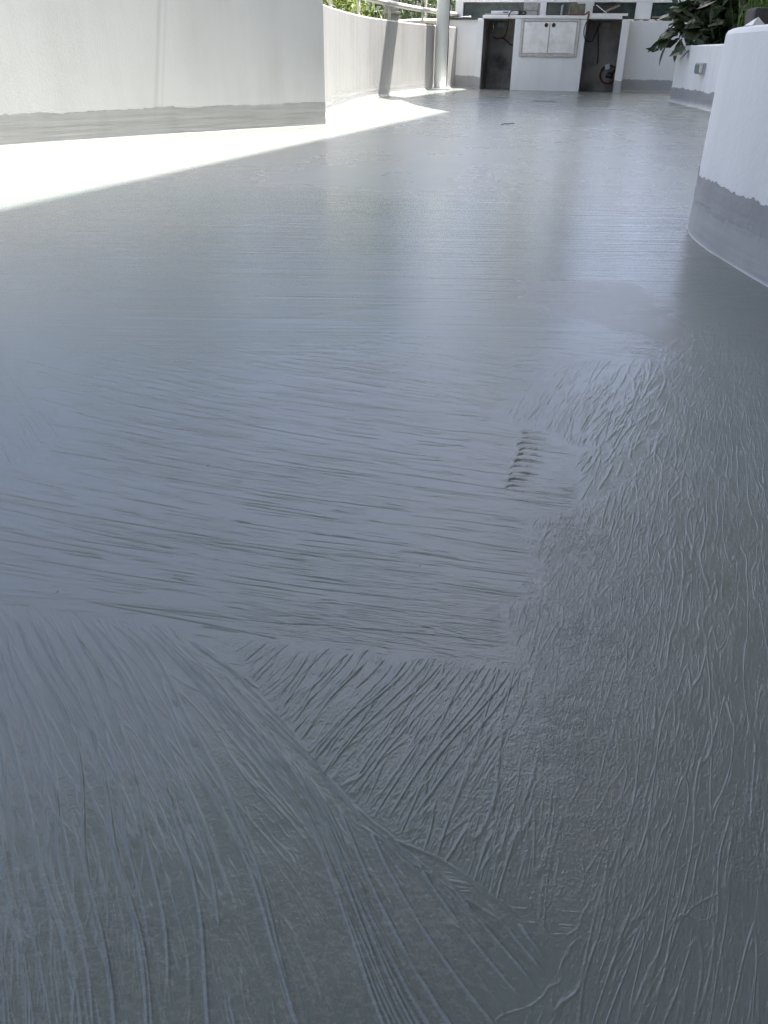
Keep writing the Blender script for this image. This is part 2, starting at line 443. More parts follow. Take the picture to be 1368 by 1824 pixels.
# rows even in the picture of a standing viewer: closer rows near, wider rows far
ta, tb, tm = math.tan(PITCH - R(66.5)), math.tan(PITCH - R(1.62)), math.tan(PITCH - R(15.0))
tt = np.concatenate([np.linspace(ta, tm, NV - 170), np.linspace(tm, tb, 171)[1:]])
rowD = 0.43 / np.tan(PITCH - np.arctan(tt))
rowStep = np.diff(rowD)
U, D = np.meshgrid(un, rowD)
X = U * (D + 0.25); Y = D.copy()
HT = np.zeros_like(X)                 # ridges
APEX = 0.25
cell_u = ud[1] - ud[0]

def stamp(p, q, w, h0, h1):
    """one straight bit of a ridge with gaussian section"""
    y0, y1 = min(p[1], q[1]), max(p[1], q[1])
    yc = max(0.2, (y0 + y1) / 2)
    sl_ = math.hypot(q[0] - p[0], q[1] - p[1]) + 1e-9
    cx, cy = abs(q[1] - p[1]) / sl_, abs(q[0] - p[0]) / sl_
    wm = 0.72 * (cx * cell_u * (yc + APEX) + 1.25 * cy * float(np.interp(yc, rowD[:-1], rowStep)))
    if wm > w:
        k_ = min(1.5, (wm / w)); h0 *= k_; h1 *= k_; w = wm
    pad = 2.6 * w
    i0 = np.searchsorted(rowD, y0 - pad); i1 = np.searchsorted(rowD, y1 + pad)
    i0 = max(0, i0 - 1); i1 = min(len(rowD), i1 + 1)
    if i1 - i0 < 1: return
    xa, xb = min(p[0], q[0]) - pad, max(p[0], q[0]) + pad
    k = [xa / (max(y0, .05) + APEX), xa / (y1 + APEX), xb / (max(y0, .05) + APEX), xb / (y1 + APEX)]
    j0 = max(0, np.searchsorted(un, min(k)) - 1); j1 = min(len(un), np.searchsorted(un, max(k)) + 1)
    if j1 - j0 < 1: return
    xs = X[i0:i1, j0:j1]; ys = Y[i0:i1, j0:j1]
    dx, dyy = q[0] - p[0], q[1] - p[1]
    L2 = dx * dx + dyy * dyy + 1e-12
    t = np.clip(((xs - p[0]) * dx + (ys - p[1]) * dyy) / L2, 0, 1)
    d2 = (xs - p[0] - t * dx) ** 2 + (ys - p[1] - t * dyy) ** 2
    hh = (h0 + (h1 - h0) * t) * np.exp(-d2 / (w * w))
    sub = HT[i0:i1, j0:j1]
    np.maximum(sub, hh, out=sub)

RELIEF = 0.45                         # most lines are fine relief in the coat's material
def ridge(pts, w, h, taper=0.25):
    n = len(pts)
    if n < 2: return
    s = np.linspace(0, 1, n)
    e = np.clip(np.minimum(s, 1 - s) / max(taper, 1e-3), 0, 1) ** 0.7
    jitter = 0.75 + 0.5 * nrg.random(n)
    e = e * jitter * h * RELIEF
    for i in range(n - 1):
        stamp(pts[i], pts[i + 1], w, e[i], e[i + 1])

def inside(poly, x, y):
    c = False; j = len(poly) - 1
    for i in range(len(poly)):
        xi, yi = poly[i]; xj, yj = poly[j]
        if (yi > y) != (yj > y) and x < (xj - xi) * (y - yi) / (yj - yi) + xi: c = not c
        j = i
    return c

def field(ctrl):
    A = np.array(ctrl, float); cs = np.cos(np.radians(A[:, 2])); sn = np.sin(np.radians(A[:, 2]))
    def f(x, y):
        w = 1.0 / ((A[:, 0] - x) ** 2 + (A[:, 1] - y) ** 2 + 2e-4) ** 2.0
        return math.atan2((w * sn).sum(), (w * cs).sum())
    return f

def trace(poly, f, x, y, length, ds, wig, freq=14.0, off=0.0, sd=0):
    pts = [(x, y)]
    n = max(2, int(length / ds))
    for i in range(n):
        a = f(x, y) + off + wig * float(vnoise(x * freq, y * freq, 40)) + .3 * wig * float(vnoise(x * freq * 1.7 + sd * 3.1, y * freq, sd))
        x += math.cos(a) * ds; y += math.sin(a) * ds
        if not inside(poly, x, y): break
        pts.append((x, y))
    return pts

def scatter(poly, n, f, lmin, lmax, w, h, wig=0.15, ds=0.008, spread=0.0, freq=14.0, taper=0.25, cond=None, both=False):
    xs = [p[0] for p in poly]; ys = [p[1] for p in poly]
    k = 0; tries = 0
    while k < n and tries < n * 30:
        tries += 1
        x = rng.uniform(min(xs), max(xs)); y = rng.uniform(min(ys), max(ys))
        if not inside(poly, x, y): continue
        if cond and not cond(x, y): continue
        k += 1
        off = rng.gauss(0, spread) + (math.pi if both and rng.random() < .5 else 0)
        L_ = lmin + (lmax - lmin) * rng.random() ** 1.6
        ridge(trace(poly, f, x, y, L_, min(ds, L_ / 3), wig, freq, off, k % 9), w * rng.uniform(.7, 1.3), h * rng.uniform(.45, 1.25), taper)

PA = [(-0.40, 0.585), (-0.212, 0.557), (-0.166, 0.538), (-0.106, 0.478), (-0.041, 0.378), (0.005, 0.336), (0.102, 0.264), (0.054, 0.200), (-0.24, 0.195), (-0.40, 0.4)]
PB = [(-0.142, 0.537), (-0.038, 0.522), (0.114, 0.500), (0.114, 0.430), (0.123, 0.379), (0.121, 0.310), (0.098, 0.277), (0.009, 0.336), (-0.037, 0.378), (-0.102, 0.478)]
PC = [(-0.70, 0.957), (-0.395, 1.231), (0.011, 1.40), (0.231, 1.33), (0.134, 1.021), (0.186, 0.975), (0.246, 0.925), (0.210, 0.764), (0.160, 0.744), (0.140, 0.593), (0.113, 0.582), (0.112, 0.503), (-0.135, 0.542), (-0.212, 0.559), (-0.5, 0.586)]
PE = [(0.273, 1.261), (0.455, 1.269), (0.413, 1.073), (0.276, 0.840), (0.215, 0.771), (0.243, 0.916), (0.189, 0.975), (0.149, 1.012)]
PD = [(0.455, 1.30), (0.60, 1.50), (0.84, 1.60), (0.80, 1.2), (0.45, 0.5), (0.30, 0.20), (0.054, 0.200), (0.102, 0.264), (0.123, 0.310), (0.123, 0.379), (0.114, 0.430), (0.114, 0.500), (0.115, 0.580), (0.141, 0.591), (0.161, 0.744), (0.214, 0.764), (0.282, 0.840), (0.413, 1.073)]
PDR = [(0.189, 0.733), (0.247, 0.701), (0.223, 0.568), (0.171, 0.431), (0.154, 0.334), (0.126, 0.288), (0.095, 0.295), (0.097, 0.378), (0.122, 0.492), (0.151, 0.609)]
PBUB = [(0.229, 0.376), (0.260, 0.386), (0.237, 0.312), (0.215, 0.297), (0.219, 0.327)]
PH = [(-0.85, 1.465), (-0.622, 1.277), (-0.405, 0.945), (-0.418, 0.847), (-0.6, 0.829)]
BLOT = [(-0.26, 0.304), (-0.059, 0.307), (0.009, 0.332), (0.077, 0.309), (0.121, 0.281), (0.056, 0.19), (-0.26, 0.19)]
CA = [(-.304, .513, -60), (-.249, .416, -62), (-.193, .315, -60), (-.153, .242, -65), (-.275, .526, -57), (-.202, .419, -55), (-.131, .306, -62), (-.099, .24, -69),
            (-.187, .482, -55), (-.108, .357, -60), (-.053, .261, -61), (-.143, .516, -42), (-.092, .463, -50), (-.032, .393, -50), (.022, .325, -54), (.064, .27, -51),
            (-.072, .385, -56), (-.016, .301, -57), (-.312, .585, -48), (-.232, .565, -42), (-.35, .45, -62), (-.33, .35, -64)]
CB = [(-.092, .502, -123), (-.038, .474, -116), (-.005, .443, -117), (.055, .455, -116), (.017, .376, -114), (.095, .435, -107), (.067, .343, -107), (.113, .359, -109)]
CC = [(-.281, .726, -19), (-.148, .685, -14), (-.258, .626, -4), (-.018, .609, -4.5), (-.132, 1.024, -24), (.088, .913, -28), (-.003, .541, -17), (-.383, .779, -23), (-.007, .777, -8), (.078, .665, -7), (-.215, .564, -9), (0, 1.3, -15)]
CE = [(.211, 1.122, -112), (.266, .968, -112), (.307, .934, -118)]
CD = [(.424, .947, -105), (.341, .673, -110), (.199, .602, -112), (.139, .436, -105), (.249, .546, -108), (.185, .364, -112), (.384, .71, -111), (.247, .379, -114), (.194, .338, -121),
            (.145, .247, -125), (.209, .261, -114), (.111, .246, -116), (.176, .667, -115), (.13, .556, -108), (.324, .916, -120)]
CH = [(-.526, 1.112, -54)]
fA, fB, fC, fE, fD, fH = field(CA), field(CB), field(CC), field(CE), field(CD), field(CH)

# fan of long drawn ridges, lower left
for i in range(34):
    s = (i + rng.uniform(-.25, .25)) / 33.0
    if s < .45: x, y = -0.39 + .40 * (s / .45) * .46, 0.575 - 0.02 * s / .45
    elif s < .8: k = (s - .45) / .35; x, y = -0.206 + .165 * k, 0.553 - .175 * k
    else: k = (s - .8) / .2; x, y = -0.041 + .14 * k, 0.375 - .105 * k
    ridge(trace(PA, fA, x + .004, y - .008, rng.uniform(.32, .55), .008, .22, 11, 0, i % 7), .0009, rng.uniform(.0017, .0030), .1)
for i in range(22):
    y0 = .56 - .016 * i; ridge(trace(PA, fA, -.365 + .16 * (i / 21) ** 1.3 + rng.uniform(-.004, .004), y0, .4, .008, .22, 11, 0, i % 7), .0009, rng.uniform(.0017, .0028), .1)
scatter(PA, 420, fA, .02, .11, .0006, .0004, .25, .007, .09)
scatter(PA, 520, fA, .004, .02, .0005, .00025, .4, .004, .35, cond=lambda x, y: abs((x + .06) - (.42 - y) * .55) < .06)
ln = [[(-.150, .522), (-.10, .468), (-.066, .425), (-.045, .392)], [(-.128, .488), (-.085, .437), (-.048, .396), (-.03, .377)], [(-.165, .53), (-.12, .49), (-.095, .47)], [(-.09, .45), (-.05, .402), (-.012, .352), (.03, .305), (.07, .262)],
      [(-.03, .372), (.01, .333), (.05, .29), (.09, .25)], [(-.012, .345), (.03, .31), (.07, .28)], [(.0, .338), (.04, .318), (.085, .281)]]
for q in ln:
    c, _ = catmull(q, .006); c = [(a + .0012 * float(vnoise(a * 60, b * 60, 3)), b) for a, b in c]
    ridge(c, .0009, .0022, .15)
# wedge of slanting ridges
for i in range(27):
    k = i / 26.0 + rng.uniform(-.015, .015)
    x, y = -0.135 + .25 * k, .533 - .033 * k
    ridge(trace(PB, fB, x, y - .004, rng.uniform(.05, .2) if i % 3 else rng.uniform(.15, .26), .007, .28, 13, 0, i % 6), .0008, rng.uniform(.0007, .0015), .12)
scatter(PB, 190, fB, .015, .07, .0006, .0004, .3, .006, .2)
scatter(PB, 1100, fB, .002, .009, .0005, .00025, .4, .003, .35)
# wide bay of nearly level dashes
scatter(PC, 210, fC, .03, .22, .0007, .0005, .10, .009, .06, freq=7, cond=lambda x, y: y < .75)
scatter(PC, 420, fC, .02, .13, .0007, .0010, .10, .009, .06, freq=7, cond=lambda x, y: y > .66)
scatter(PC, 50, fC, .03, .14, .0006, .0004, .12, .008, .07, cond=lambda x, y: y < .60)
scatter(PC, 160, fC, .01, .05, .0008, .0004, .15, .006, .12, cond=lambda x, y: y < .75)
scatter(PC, 120, fC, .006, .025, .0008, .0004, .2, .005, .15, cond=lambda x, y: x > .04 and y < .8)
# slanting patch
scatter(PE, 110, fE, .04, .16, .0007, .0005, .2, .008, .08)
scatter(PE, 110, fE, .008, .03, .0007, .0003, .3, .006, .3)
# vein-like drawn ridges on the right
scatter(PD, 900, fD, .04, .18, .0005, .00024, .2, .005, .05, freq=45, taper=.15, cond=lambda x, y: x > .13 + .24 * max(0, y - .35))
scatter(PD, 2000, fD, .008, .04, .00045, .00022, .3, .004, .16, freq=40, cond=lambda x, y: x > .11 + .24 * max(0, y - .35))
scatter(PD, 160, fD, .05, .2, .0006, .00035, .22, .005, .06, freq=40)
scatter(PD, 800, fD, .02, .09, .0006, .00035, .25, .006, .16, freq=30, cond=lambda x, y: y > .7)
scatter(PDR, 3400, fD, .0012, .007, .0005, .00022, .5, .003, 1.0)
scatter(PD, 900, fD, .003, .012, .0005, .00025, .5, .003, .6)
scatter(PBUB, 260, fD, .001, .003, .0006, .0004, .5, .001, 1.5)
scatter(PH, 120, fH, .05, .2, .0009, .0004, .12, .01, .12)
scatter([(-.26, .32), (-.20, .30), (-.165, .19), (-.26, .19)], 40, field([(-.2, .25, -38)]), .02, .06, .0009, .0006, .15, .006, .15)
# worm-like lip along the lower right seam
for q in [[(.05, .212), (.068, .228), (.082, .233), (.096, .245), (.108, .262), (.118, .272)], [(.085, .222), (.1, .236), (.112, .25)], [(.118, .30), (.126, .312), (.123, .33)], [(.105, .27), (.12, .285), (.128, .30)],
          [(.16, .27), (.175, .285), (.19, .283), (.2, .29)], [(.17, .276), (.186, .292), (.205, .30)]]:
    c, _ = catmull(q, .003); c = [(a + .003 * float(vnoise(a * 90, b * 90, 5)), b + .003 * float(vnoise(a * 90, b * 90, 6))) for a, b in c]
    ridge(c, .0007, .0005, .1)
# the stitched overlap: ten short thick lips one above the other
for i in range(10):
    k = i / 9.0
    x0, y0 = .186 - .040 * k + rng.uniform(-.003, .003), .968 - .152 * k
    ridge([(x0 - .010, y0 - .010), (x0 - .003, y0 - .002), (x0 + .003, y0), (x0 + .014, y0 - .003), (x0 + .03 + rng.uniform(-.006, .004), y0 - .007)], .0010, .0030, .2)
    if i < 9: ridge([(x0 - .012, y0 - .012), (x0 - .008, y0 - .014), (x0 - .007, y0 - .016)], .0012, .0012, .1)
for q in [[(.215, 1.262), (.23, 1.27), (.26, 1.285)], [(.2, 1.235), (.225, 1.245), (.25, 1.25)], [(.18, 1.2), (.21, 1.22), (.235, 1.225)], [(.16, 1.17), (.19, 1.185)]]:
    ridge(q, .0012, .0030, .2)
# raised lap lines across the floor farther off
for q, hh, ww in [([(-1.2, 6.9), (.0, 6.55), (.6, 6.34), (1.3, 6.3), (2.3, 6.36)], .004, .05), ([(-1.4, 3.2), (-.42, 2.99), (.21, 2.96), (.55, 2.8), (.80, 2.62)], .0018, .02), ([(-.6, 1.15), (-.3, 1.4), (.1, 1.6), (.3, 1.72)], .0006, .012),
                  ([(-1.6, 1.5), (-.9, 1.85), (-.4, 2.4), (.1, 2.9)], .0008, .02)]:
    c, _ = catmull(q, .03); ridge([tuple(p) for p in c], ww, hh, .1)

def pmask(poly, soft):
    """soft mask of a polygon on the grid"""
    P = np.array(poly); ins = np.zeros(X.shape, bool); dmin = np.full(X.shape, 1e9); j = len(P) - 1
    for i in range(len(P)):
        xi, yi = P[i]; xj, yj = P[j]
        c = ((yi > Y) != (yj > Y)) & (X < (xj - xi) * (Y - yi) / (yj - yi + 1e-12) + xi)
        ins ^= c
        dx, dy = xj - xi, yj - yi
        t = np.clip(((X - xi) * dx + (Y - yi) * dy) / (dx * dx + dy * dy), 0, 1)
        dmin = np.minimum(dmin, np.hypot(X - xi - t * dx, Y - yi - t * dy)); j = i
    sd = np.where(ins, dmin, -dmin) + soft * .8 * vnoise(X / soft * .5, Y / soft * .5, 21)
    return np.clip(.5 + sd / (2 * soft), 0, 1)

def sstep(a, b, x):
    t = np.clip((x - a) / (b - a), 0, 1); return t * t * (3 - 2 * t)

lapY = np.interp(X, [-1.4, -.42, .21, .55, .80, 2.0], [3.2, 2.99, 2.96, 2.8, 2.62, 2.5]) + .05 * vnoise(X * 9, Y * 0 + 1, 5)
far_lap = sstep(-.12, .28, Y - lapY + .12 * vnoise(X * 3, Y * 3, 31))
dull = .5 * far_lap * (1 - .35 * sstep(5.2, 6.4, Y)) + .9 * pmask([(.275, 1.64), (.285, 1.79), (.54, 1.80), (.56, 1.50), (.50, 1.32), (.43, 1.42), (.34, 1.53)], .02)
dull = np.clip(dull + .12 * sstep(-.4, .6, vnoise(X * .9, Y * .5, 9)) * sstep(3, 5, Y) + .5 * pmask(PDR, .02) + .25 * pmask(PD, .03), 0, 1)
blot = pmask(BLOT, .03)
farm = sstep(.95, 1.5, Y) * (1 - .6 * pmask(PD, .1)) * (1 - .72 * sstep(2.4, 5.0, Y))
def stroke_coords(ctrl, deg, cx, cy):
    """smooth along / across coordinates of a patch, fitted to its stroke directions"""
    A = np.array(ctrl, float); x = (A[:, 0] - cx) / .3; y = (A[:, 1] - cy) / .3
    d = np.stack([np.cos(np.radians(A[:, 2])), np.sin(np.radians(A[:, 2]))], 1); n = np.stack([-d[:, 1], d[:, 0]], 1)
    ex = [(i, j) for i in range(deg + 1) for j in range(deg + 1 - i) if i + j > 0]
    gx = np.stack([i * x ** max(i - 1, 0) * y ** j for i, j in ex], 1) / .3; gy = np.stack([j * x ** i * y ** max(j - 1, 0) for i, j in ex], 1) / .3
    reg = np.diag([.12 * (i + j - 1) / .3 for i, j in ex])
    out = []
    for v, w in ((d, n), (n, d)):
        Mx = np.concatenate([gx * v[:, :1] + gy * v[:, 1:], 2.5 * (gx * w[:, :1] + gy * w[:, 1:]), reg])
        r = np.concatenate([np.ones(len(x)), np.zeros(len(x)), np.zeros(len(ex))])
        c = np.linalg.lstsq(Mx, r, rcond=None)[0]
        xx = np.clip((X - cx) / .3, -4, 4); yy = np.clip((Y - cy) / .3, -4, 4)
        out.append(sum(k * xx ** i * yy ** j for k, (i, j) in zip(c, ex)))
    return out
ST = np.zeros(X.shape + (3,), np.float32); AMP = np.zeros(X.shape, np.float32); DASH = np.zeros(X.shape, np.float32)
LW_ = np.full(X.shape, .04, np.float32)
def patch(mask, ctrl, deg, c, a, b_, amp, dash, pid, lw_=.036):
    sA, tA = stroke_coords(ctrl, deg, *c)
    k = mask > .5
    np.multiply(AMP, 1 - sstep(.1, .5, mask), out=AMP, casting='unsafe')
    ST[..., 0][k] = (sA * a)[k]; ST[..., 1][k] = (tA * b_)[k]; ST[..., 2][k] = pid * 7.3
    AMP[k] = (amp * sstep(.5, .9, mask))[k]; DASH[k] = dash; LW_[k] = lw_
fade = 1 - sstep(1.05, 1.55, Y)
mPA, mPB, mPE, mPD, mPR = pmask(PA, .008), pmask(PB, .007), pmask(PE, .015), pmask(PD, .014), pmask(PDR, .035)
patch((Y < 1.9) * 1.0, CC, 2, (-.05, .8), 3.0, 56, .00042, .9, 1, .023)
patch(pmask(PH, .02), CH, 1, (-.5, 1.1), 5, 50, .0004, .6, 2)
patch(mPD, CD, 3, (.25, .6), 8.5, 84, .00030, .25, 3, .029)
patch(mPE, CE, 1, (.27, 1.0), 5, 52, .00036, .7, 4, .03)
patch(mPB, CB, 2, (.02, .43), 7, 58, .00042, .45, 5)
patch(mPA, CA, 2, (-.13, .4), 6.0, 60, .00038, 0.5, 6, .034)
ROUGH = .00032 * mPR * (.5 + .5 * sstep(-.3, .5, vnoise(X * 22, Y * 22, 17))) + .00010 * mPD + .00008 * mPB
AMP *= (1 - .65 * mPR)
ROUGH *= fade
AMP *= fade
base = .0012 * vnoise(X * 1.7, Y * 1.7, 1) + .0007 * vnoise(X * 5, Y * 5, 2) + .00028 * vnoise(X * 17, Y * 17, 3) + .00016 * vnoise(X * 45, Y * 45, 4)
base *= np.clip(1.3 - Y * .3, .1, 1)
Z = HT + base
nr, nc = X.shape
co = np.stack([X, Y, Z], -1).reshape(-1, 3).astype(np.float32)
idx = np.arange(nr * nc).reshape(nr, nc)
quads = np.stack([idx[:-1, :-1], idx[:-1, 1:], idx[1:, 1:], idx[1:, :-1]], -1).reshape(-1, 4)
# keep the sheet inside the walls
wallx = np.interp(rowD, [0, 2.2, 4.2, 5.45, 6.3, 7.853, 9.345, 10.419, 12.214, 13.688, 15], [-3.6, -3.55, -2.25, -1.48, -.57, -.53, -.38, -.19, .28, .83, 1.5])
qx = co[quads[:, 0], 0]; qy = co[quads[:, 0], 1]
quads = quads[(qx > np.interp(qy, rowD, wallx)) & (qx < 8.5)]
me = bpy.data.meshes.new('floor')
me.vertices.add(len(co)); me.vertices.foreach_set('co', co.ravel())
me.loops.add(quads.size); me.loops.foreach_set('vertex_index', quads.ravel().astype(np.int32))
me.polygons.add(len(quads)); me.polygons.foreach_set('loop_start', np.arange(0, quads.size, 4, dtype=np.int32))
me.polygons.foreach_set('use_smooth', np.ones(len(quads), bool))
for nm, a in (('dull', dull), ('blotch', blot), ('far', farm), ('amp', AMP), ('near', 1 - sstep(.7, 2.2, Y)), ('line_width', LW_), ('rough', ROUGH), ('dash', DASH)):
    at = me.attributes.new(nm, 'FLOAT', 'POINT'); at.data.foreach_set('value', a.reshape(-1).astype(np.float32))
at = me.attributes.new('stroke', 'FLOAT_VECTOR', 'POINT'); at.data.foreach_set('vector', ST.reshape(-1))
me.update(calc_edges=True); me.validate()
me.materials.append(FLOORM)
fo = link(bpy.data.objects.new('floor', me))
tag(fo, 'glossy grey waterproof coating with brush ridges over the terrace floor', None, None, 'structure')

# ------------------------------------------------------------------ walls
def wall(name, path, thick, z0, z1a, z1b, m, step=.05, parent=None, rnd=.012):
    """extruded wall: the path is its terrace face, thickness lies to the left of the walking direction"""
    P, q = catmull(path, step); N = normals2(P); n = len(P)
    top = np.interp(q, [0, q[-1]], [z1a, z1b])
    prof = [(0, 'b'), (0, 't-'), (rnd * .3, 't0'), (rnd, 't'), (thick - rnd, 't'), (thick, 't-'), (thick, 'b')]
    vs, fs = [], []
    for i in range(n):
        for o, k in prof:
            z = z0 if k == 'b' else top[i] - (rnd if k == 't-' else (rnd * .3 if k == 't0' else 0))
            p = P[i] - N[i] * o
            vs.append((p[0], p[1], z))
    m_ = len(prof)
    for i in range(n - 1):
        for k in range(m_ - 1):
            a = i * m_ + k; fs.append((a, a + 1, a + m_ + 1, a + m_))
    fs.append(tuple(range(m_))); fs.append(tuple(range((n - 1) * m_, n * m_))[::-1])
    return MB().add(vs, fs).build(name, m, parent)

def band(name, path, top, parent, step=.008, cove=.03, jag=.008, seed=1, rel=.0012, low=0.0):
    """coat run up the foot of a wall: uneven brushed top edge, coved foot"""
    P, q = catmull(path, step); N = normals2(P); n = len(P)
    zt = top + jag * (vnoise(q * 6, q * 0, seed) + .7 * vnoise(q * 23, q * 0, seed + 1) + .55 * vnoise(q * 70, q * 0, seed + 2)) + .006 * (vnoise(q * 9, q * 0, seed + 4) > .45)
    K = 24
    vs, fs = [], []
    ks = np.linspace(0, 1, K) ** 1.5
    for i in range(n):
        for k in range(K):
            z = zt[i] * ks[k] - .003
            o = .0015 + cove * max(0, 1 - z / (cove * 1.9)) ** 2.2
            o += rel * .7 * float(vnoise(q[i] * 4, z * 210, seed + 7)) * min(1, k / 3)
            if abs(ks[k] - .62) < .06: o += .5 * rel
            p = P[i] + N[i] * max(o, .0012)
            vs.append((p[0], p[1], z))
    m_ = K
    for i in range(n - 1):
        for k in range(m_ - 1):
            a = i * m_ + k; fs.append((a, a + 1, a + m_ + 1, a + m_))
    o = MB().add(vs, fs).build(name, BAND, parent, smooth=True, fix=False)
    if low > 0:                                      # the floor coat itself is brushed up over the foot
        o.data.materials.append(BAND_LOW)
        for f in o.data.polygons:
            c = f.center
            if c.z > low + .006 * float(vnoise((c.x + c.y) * 14, 0, seed)): f.material_index = 1
    return o

# left wall (walk so that the terrace lies on the right hand)
LW = [(-3.7, 2.05), (-2.75, 3.35), (-1.985, 4.42), (-1.385, 5.15), (-.90, 5.67), (-.445, 6.13)]
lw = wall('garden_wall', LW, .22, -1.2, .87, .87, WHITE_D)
tag(lw, 'plain white rendered wall with grey painted foot beside the sunlit floor', 'wall')
band('painted_foot', LW, .142, lw, step=.015, cove=.002, seed=3, rel=.0003, jag=.004)
CW = [(-.62, 6.36), (-.535, 6.75), (-.505, 7.168), (-.468, 7.853), (-.321, 9.345), (-.13, 10.419), (.342, 12.214), (.892, 13.688), (1.06, 14.1)]
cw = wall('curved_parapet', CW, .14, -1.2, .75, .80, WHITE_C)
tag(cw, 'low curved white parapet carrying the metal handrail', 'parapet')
band('painted_foot', CW, .128, cw, step=.02, cove=.02, seed=13)

# handrail on the parapet
P, q = catmull(CW, .12); N = normals2(P)
hr = empty('handrail', (P[8][0], P[8][1], .75))
def rel(o, pts): return [(p[0] - o.location.x, p[1] - o.location.y, p[2] - o.location.z) for p in pts]
rail = [(p[0] - n_[0] * .07, p[1] - n_[1] * .07, .94 + .025 * s / q[-1]) for p, n_, s in zip(P, N, q)]
MB().tube(rel(hr, rail), .03, 14).build('top_rail', RAILM, hr, True)
for yy in (7.25, 8.05, 9.72, 11.15, 12.62, 13.55):
    i = int(np.argmin(abs(P[:, 1] - yy))); x, y = rail[i][0], rail[i][1]
    MB().tube(rel(hr, [(x, y, .745), (x, y, .935)]), .016, 10).build('post', RAILM, hr, True)
tag(hr, 'weathered round metal handrail on short posts along the curved parapet', 'handrail')

# near planter wall on the right
RW = [(2.4, 3.10), (1.7, 3.02), (1.28, 2.88), (1.05, 2.71), (.938, 2.54), (.880, 2.36), (.858, 2.18), (.853, 2.0), (.858, 1.78), (.88, 1.4), (.91, .8), (.98, -.2), (1.08, -1.8)]
RWp = [(x - .022, y) for x, y in RW]
rw = wall('planter_wall', RWp, .13, -.05, .50, .50, WHITE, step=.03, rnd=.014)
tag(rw, 'near white planter wall with rounded corner and flaking grey foot', 'planter')
band('painted_foot', RWp, .156, rw, step=.005, cove=.001, jag=.006, seed=23, rel=.0012, low=.085)
MB().add([(1.1, -1.6, .43), (4, -1.6, .43), (4, 3.1, .43), (1.9, 3.02, .43), (1.3, 2.8, .43), (1.05, 2.5, .43), (1.0, 2.0, .43)], [tuple(range(7))]).build('soil', SOIL, rw)
# farther planter
FP = [(6.5, 11.4), (4.6, 11.05), (3.75, 10.86), (3.40, 10.72), (3.265, 10.5), (3.215, 10.1), (3.13, 9.2), (3.08, 8.5), (3.1, 7.4), (3.2, 6.0), (3.35, 4.4)]
fp = wall('planter_wall', FP, .13, -.05, .556, .556, WHITE, step=.04)
tag(fp, 'farther low white planter wall below the leafy shrub, with a wall socket', 'planter')
band('painted_foot', FP, .15, fp, step=.02, cove=.02, jag=.006, seed=33, low=.05)
MB().add([(6.5, 11.2, .5), (3.7, 10.7, .5), (3.4, 10.4, .5), (3.3, 9.6, .5), (3.22, 8.5, .5), (3.3, 6, .5), (7, 6, .5)], [tuple(range(7))]).build('soil', SOIL, fp)

# ------------------------------------------------------------------ outdoor kitchen counter
KA = R(-13.5)
kt = empty('outdoor_counter', (1.24, 13.42, 0), KA)
def kbox(name, a, b, m, parent=kt, bev=.004):
    return MB().box(a, b, bev).build(name, m, parent)
kbox('pier', (0, 0, -.01), (.085, .62, .893), WHITE)
kbox('pier', (.535, 0, -.01), (1.525, .62, .893), WHITE)
kbox('pier', (2.01, 0, -.01), (2.112, .62, .893), WHITE)
kbox('back_wall', (-.5, .62, -.01), (3.6, .78, .893), WHITE)
kbox('recess_wall', (-.52, .45, -.01), (-.002, .615, .893), WHITE)
kbox('recess_wall', (2.115, .5, -.01), (3.6, .615, .893), WHITE)
for a, b in (((.0875, .004, 0), (.0905, .612, .89)), ((.5295, .004, 0), (.5325, .612, .89)), ((.091, .608, 0), (.529, .616, .89)),
             ((1.5275, .004, 0), (1.5305, .612, .89)), ((2.0045, .004, 0), (2.0075, .612, .89)), ((1.531, .608, 0), (2.004, .616, .89))):
    kbox('niche_lining', a, b, RAW, bev=0)
kbox('ledge', (.066, -.012, .895), (2.0, .8, .935), PAINT, bev=.006)
kbox('stone_top', (-.52, .40, .896), (.064, .80, .918), GRANITE)
kbox('stone_top', (2.003, .02, .896), (3.6, .80, .918), GRANITE)
# grey painted feet of the counter, each an uneven strip
def kband(u0, u1, v, top, seed, side=None):
    us = np.linspace(u0, u1, max(6, int(abs(u1 - u0) / .012)))
    zt = top + .006 * vnoise(us * 40, us * 0, seed) + .005 * vnoise(us * 11, us * 0, seed + 1)
    vs, fs = [], []
    for u, z in zip(us, zt):
        vs += [(u, v - .012, -.004), (u, v - .0035, .02), (u, v - .0035, z), (u, v + .002, z)]
    for i in range(len(us) - 1):
        for k in range(3):
            a = i * 4 + k; fs.append((a, a + 4, a + 5, a + 1))
    MB().add(vs, fs).build('painted_foot', BAND, kt, False, False)
kband(-.5, -.004, .45, .168, 1); kband(0, .085, 0, .160, 4); kband(2.01, 2.112, 0, .152, 7); kband(2.114, 3.5, .5, .156, 9)
